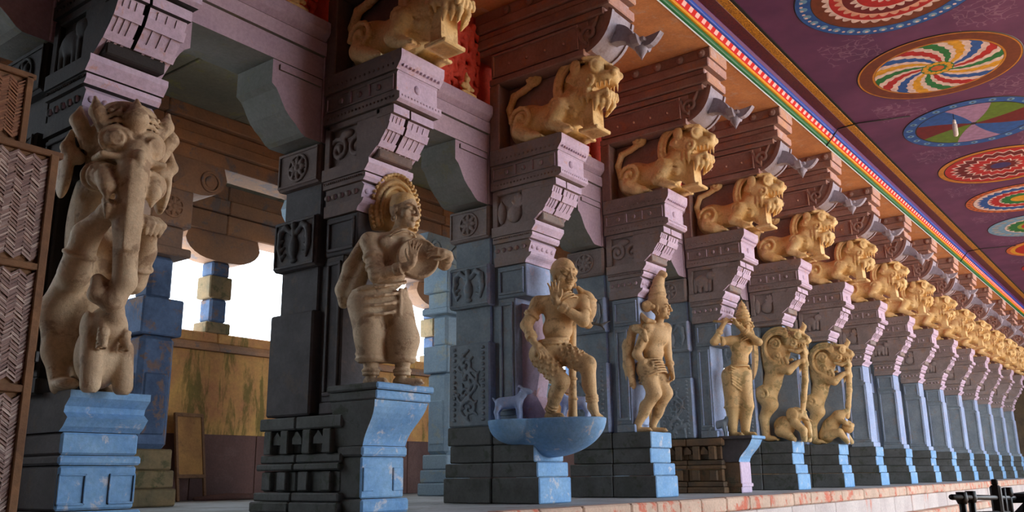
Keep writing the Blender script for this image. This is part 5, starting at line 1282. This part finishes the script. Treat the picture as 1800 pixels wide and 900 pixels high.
# ---------------- elephant-headed beast on the first pillar
s = Sculpt((-.52, -.62, -.04), (.52, .62, 2.4), .0125)
s.ell((-.03, .24, 1.25), (.21, .22, .62), .08); s.ell((-.03, .28, .5), (.18, .2, .4), .08)
for g, (a, b, c) in ((-1, ((-.24, .08, .84), (-.24, -.04, 1.12), (-.19, -.24, 1.27))), (1, ((.17, .02, .86), (.16, -.12, 1.06), (.07, -.33, 1.19)))):
    s.path([a, b, c], [.115, .095, .07], .04); s.ell(c, (.085, .09, .075), .02)
    s.ring(tuple((np.array(a) + b) / 2), tuple(np.array(b) - a), .11, .016, .01)
    for i in range(4): s.path([(c[0] + (i - 1.5) * .038, c[1] - .02, c[2] + .07), (c[0] + (i - 1.5) * .044, c[1] - .085, c[2] + .01), (c[0] + (i - 1.5) * .034, c[1] - .06, c[2] - .07)], [.022, .026, .014], .008)
s.path([(-.18, .15, .9), (-.2, .34, .6), (-.2, .3, .3), (-.19, .2, .04)], [.12, .13, .09, .07], .06); s.path([(.12, .18, .9), (.14, .34, .6), (.12, .3, .3), (.11, .2, .04)], [.12, .13, .09, .07], .06)
s.ell((-.19, .13, .05), (.08, .13, .05), .02); s.ell((.11, .13, .05), (.08, .13, .05), .02)
H = yaw(-14, 6); s.frame((-.03, -.05, 1.83), H)
s.ell((0, .04, .03), (.27, .26, .27), .05); s.ell((0, .1, -.2), (.24, .24, .22), .05)
s.box((0, -.20, -.125), (.24, .14, .022), .018, .02)
for g in (-1, 1):
    s.ell((g * .13, -.24, .01), (.085, .085, .085), .006); s.ring((g * .13, -.255, .01), (g * .25, -1, 0), .098, .018, .006); s.ring((g * .135, -.31, .01), (g * .25, -1, 0), .045, .012, .004)
    for j in range(3): s.path([(g * .03, -.24, .10 + .045 * j), (g * .125, -.23, .125 + .05 * j), (g * .22, -.16, .07 + .05 * j)], .017, .01)
    s.path([(g * .18, -.14, .10), (g * .25, -.14, .22), (g * .27, -.10, .34)], [.055, .06, .012], .015); s.path([(g * .26, -.02, .0), (g * .34, .0, .16), (g * .33, .04, .28)], [.06, .06, .012], .02)
    s.path([(g * .30, .02, -.12), (g * .38, .04, -.05), (g * .36, .06, .08)], [.05, .05, .02], .02)
    s.ell((g * .17, -.16, -.26), (.105, .12, .10), .03)
    for j in range(3): s.ring((g * (.20 - .02 * j), -.16 - .045 * j, -.27), (g * .2, -1, -.2), .095 - .008 * j, .018, .01)
    s.path([(g * .17, -.26, -.28), (g * .16, -.33, -.36), (g * .155, -.34, -.46)], [.07, .06, .012], .015)
    for j in range(4): s.ell((g * (.05 + .06 * j), -.24 + .03 * j, .24), (.022, .022, .022), .006)
    s.ell((g * .36, .14, -.2), (.05, .16, .22), .03)
s.path([(0, -.22, .08), (0, -.26, .2), (0, -.2, .36)], [.06, .085, .014], .02); s.ell((0, -.05, .27), (.2, .16, .1), .04)
s.frame()
s.path([(-.07, -.30, 1.72), (-.10, -.35, 1.55), (-.11, -.35, 1.15), (-.07, -.32, .76), (-.12, -.28, .60), (-.21, -.22, .66), (-.20, -.20, .76), (-.15, -.22, .74)], [.12, .105, .092, .082, .075, .06, .045, .035], .03)
s.box((-.105, -.40, 1.3), (.07, .04, .34), .02, .02); s.path([(-.1, -.42, 1.68), (-.1, -.445, 1.5)], [.05, .012], .01)
body = s.mesh('beast_body', 'tan')
s = Sculpt((-.36, -.46, -.04), (.30, .25, .78), .0125)
s.ell((-.05, -.04, .26), (.17, .17, .25), .06); s.ell((-.08, -.17, .46), (.13, .13, .14), .05)
for g in (-1, 1):
    s.ell((-.08 + g * .13, -.12, .44), (.03, .08, .11), .015); s.path([(-.05 + g * .11, -.14, .3), (-.05 + g * .12, -.18, .03)], [.08, .07], .03); s.path([(-.08 + g * .075, -.25, .42), (-.08 + g * .09, -.3, .3)], [.035, .025], .012)
    for j in range(5): s.ring((-.08 + g * .083, -.27, .40 - .03 * j), (0, .3, 1), .03, .012, .006)
s.path([(-.08, -.26, .5), (-.11, -.3, .62), (-.16, -.26, .68)], [.07, .055, .04], .02)
ele = s.mesh('small_elephant', 'tan')
statue('elephant_beast_statue', (XC(1), 6.25, .95), 'tan statue of a tusked elephant-headed beast with hanging trunk, nearest the bamboo screen', body, (('small_elephant', ele, 'small standing elephant'),))

# ---------------- crouching lions on the pillar heads
def crouching(seed):
    rr = random.Random(seed); s = Sculpt((-.40, -1.10, -.04), (.40, .85, 1.30), .0145)
    s.path([(0, .42, .34), (0, .0, .36), (0, -.32, .46)], [.25, .21, .25], .08)
    s.ell((0, .44, .34), (.27, .30, .31), .06)
    for g in (-1, 1):
        s.path(spiral_pts((g * .27, .40, .36), .19, g, 18, 1.4), .028, .02); s.path([(g * .24, .45, .2), (g * .26, .30, .10), (g * .25, .20, .07)], [.12, .09, .075], .03)
        for i in range(3): s.cap((g * .25 + (i - 1) * .045, .16, .06), (g * .25 + (i - 1) * .05, .08, .04), .032, .026, .01)
        s.path([(g * .2, -.2, .4), (g * .25, -.06, .2), (g * .25, -.22, .09)], [.13, .09, .07], .04); s.ell((g * .25, -.26, .07), (.08, .1, .065), .02)
        for i in range(3): s.cap((g * .25 + (i - 1) * .045, -.30, .06), (g * .25 + (i - 1) * .05, -.38, .04), .03, .024, .01)
        s.path(spiral_pts((g * .28, -.16, .42), .1, g, 14, 1.3), .022, .015)
    s.ell((0, -.40, .68), (.15, .30, .33), .05); s.path([(0, -.36, .40), (0, -.48, .22)], [.18, .13], .05)
    for g in (-1, 1):       # broad beaded collar, groove, curls inside it
        arcp = lambda r0, x: [(g * x, -.44 + r0 * math.cos(t) * .95, .67 + r0 * 1.08 * math.sin(t)) for t in np.linspace(1.95, -1.35, 20)]
        s.path(arcp(.345, .15), .062, .01); s.path(arcp(.405, .15), .022, .004); s.path(arcp(.275, .185), .024, .004)
        s.path(arcp(.308, .215), .014, .004, True)
        for t in np.linspace(1.8, -1.25, 24): s.ell((g * .212, -.44 + .35 * math.cos(t) * .95, .67 + .35 * 1.08 * math.sin(t)), (.014, .017, .017), .003)
        s.path(spiral_pts((g * .19, -.38, .74), .085, g, 16, 1.6), .026, .005)
        for i in range(4): s.path([(g * .17, -.36 - .07 * i, .56), (g * .19, -.34 - .08 * i, .45), (g * .16, -.36 - .07 * i, .37)], [.036, .034, .012], .006)
        for i in range(3): s.path([(g * (.05 + .05 * i), -.80 + .05 * i, .44), (g * (.06 + .05 * i), -.82 + .06 * i, .34), (g * (.04 + .05 * i), -.78 + .06 * i, .25)], [.045, .04, .014], .008)
    lion_face(s, (0, -.55, .68), rotx(4), 1.18, False)
    for i in range(7): a = math.radians(35 + 18 * i); s.path([(.13 * math.cos(a), -.56, .96), (.2 * math.cos(a), -.54, .92 + .15 * math.sin(a))], [.045, .02], .012)
    for g in (-1, 1):
        x = g * .13
        s.path([(x, .66, .42), (x, .70, .62), (x, .62, .80), (x, .46, .84), (x, .36, .88)], [.05, .052, .05, .048, .05], .02)
        s.ell((x, .28, .95), (.06, .12, .10), .02); s.path(spiral_pts((g * .17, .28, .95), .09, g, 12, 1.2), .024, .012); s.cap((x, .36, 1.0), (x, .46, 1.10), .05, .012, .02)
    return s.mesh('lion_body', 'gold')
LB = [crouching(1)]
m = MB().prism([(-.66, .0), (-.46, .0), (-.48, .1), (-.46, .40), (-.62, .42), (-.63, .1)], -.13, .13).box(-.17, .17, -.71, -.42, 0, .05, .012)
ME_STRUT = m.mesh('chin_strut', ('gold', 'gold'))
for k in range(2, NP + 1):
    r = thing('lion_statue', (XC(k), 6.1, 4.60), 'golden crouching lion statue high on the %s pillar from the bamboo screen' % ORD[k], 'statue', 'golden lions on the pillar heads')
    link('body', LB[0], r); link('chin_strut', ME_STRUT, r)

# ---------------- small goats and dogs
def goat(horn, up):
    s = Sculpt((-.14, -.36, -.03), (.14, .30, .52), .0105)
    s.cap((0, .16, .24), (0, -.08, .25 + up * .3), .085, .09, .03); s.path([(0, -.10, .28), (0, -.17, .36), (0, -.19, .40)], [.07, .055, .05], .03); s.ell((0, -.23, .40), (.042, .085, .045), .02, rotx(12))
    for g in (-1, 1):
        s.path([(g * .05, -.1, .2), (g * .05, -.12, .10), (g * .05, -.12, .01)], [.04, .03, .028], .015); s.path([(g * .05, .18, .2), (g * .05, .22, .11), (g * .05, .2, .01)], [.05, .032, .028], .015)
        s.ell((g * .055, -.16, .42), (.03, .018, .014), .008); s.ell((g * .035, -.25, .42), (.011, .011, .011), .004)
        if horn: s.path([(g * .025, -.18, .43), (g * .03, -.13, .48), (g * .035, -.09, .45)], [.016, .013, .006], .006)
    s.path([(0, .24, .27), (0, .28, .32)], [.022, .012], .01)
    return s
ME_G = [goat(True, 0).mesh('goat', 'shaft_front'), goat(False, .1).mesh('dog', 'shaft_side')]
def animal(nm_, me, loc, rot, sc, lab, cat):
    o = tag(link(nm_, me, None, loc, (0, 0, math.radians(rot))), lab, cat, 'small stone animals beside the statues'); o.scale = (sc, sc, sc); return o
animal('stone_goat', ME_G[0], (XC(3) - .36, 6.66, .998), 22, .86, 'blue grey stone goat on the boat shelf behind the herdsman', 'goat')
animal('stone_goat', ME_G[0], (XC(3) + .46, 6.30, .998), -160, .95, 'blue grey stone goat right of the herdsman, looking away', 'goat')
animal('stone_dog', ME_G[1], (XC(5) - .17, 6.62, .955), 10, .8, 'blue stone dog standing behind the flute player', 'dog')
animal('stone_dog', ME_G[1], (XC(5) - .30, 7.28, .955), 0, .7, 'grey stone dog at the rear of the brown pillar base', 'dog')
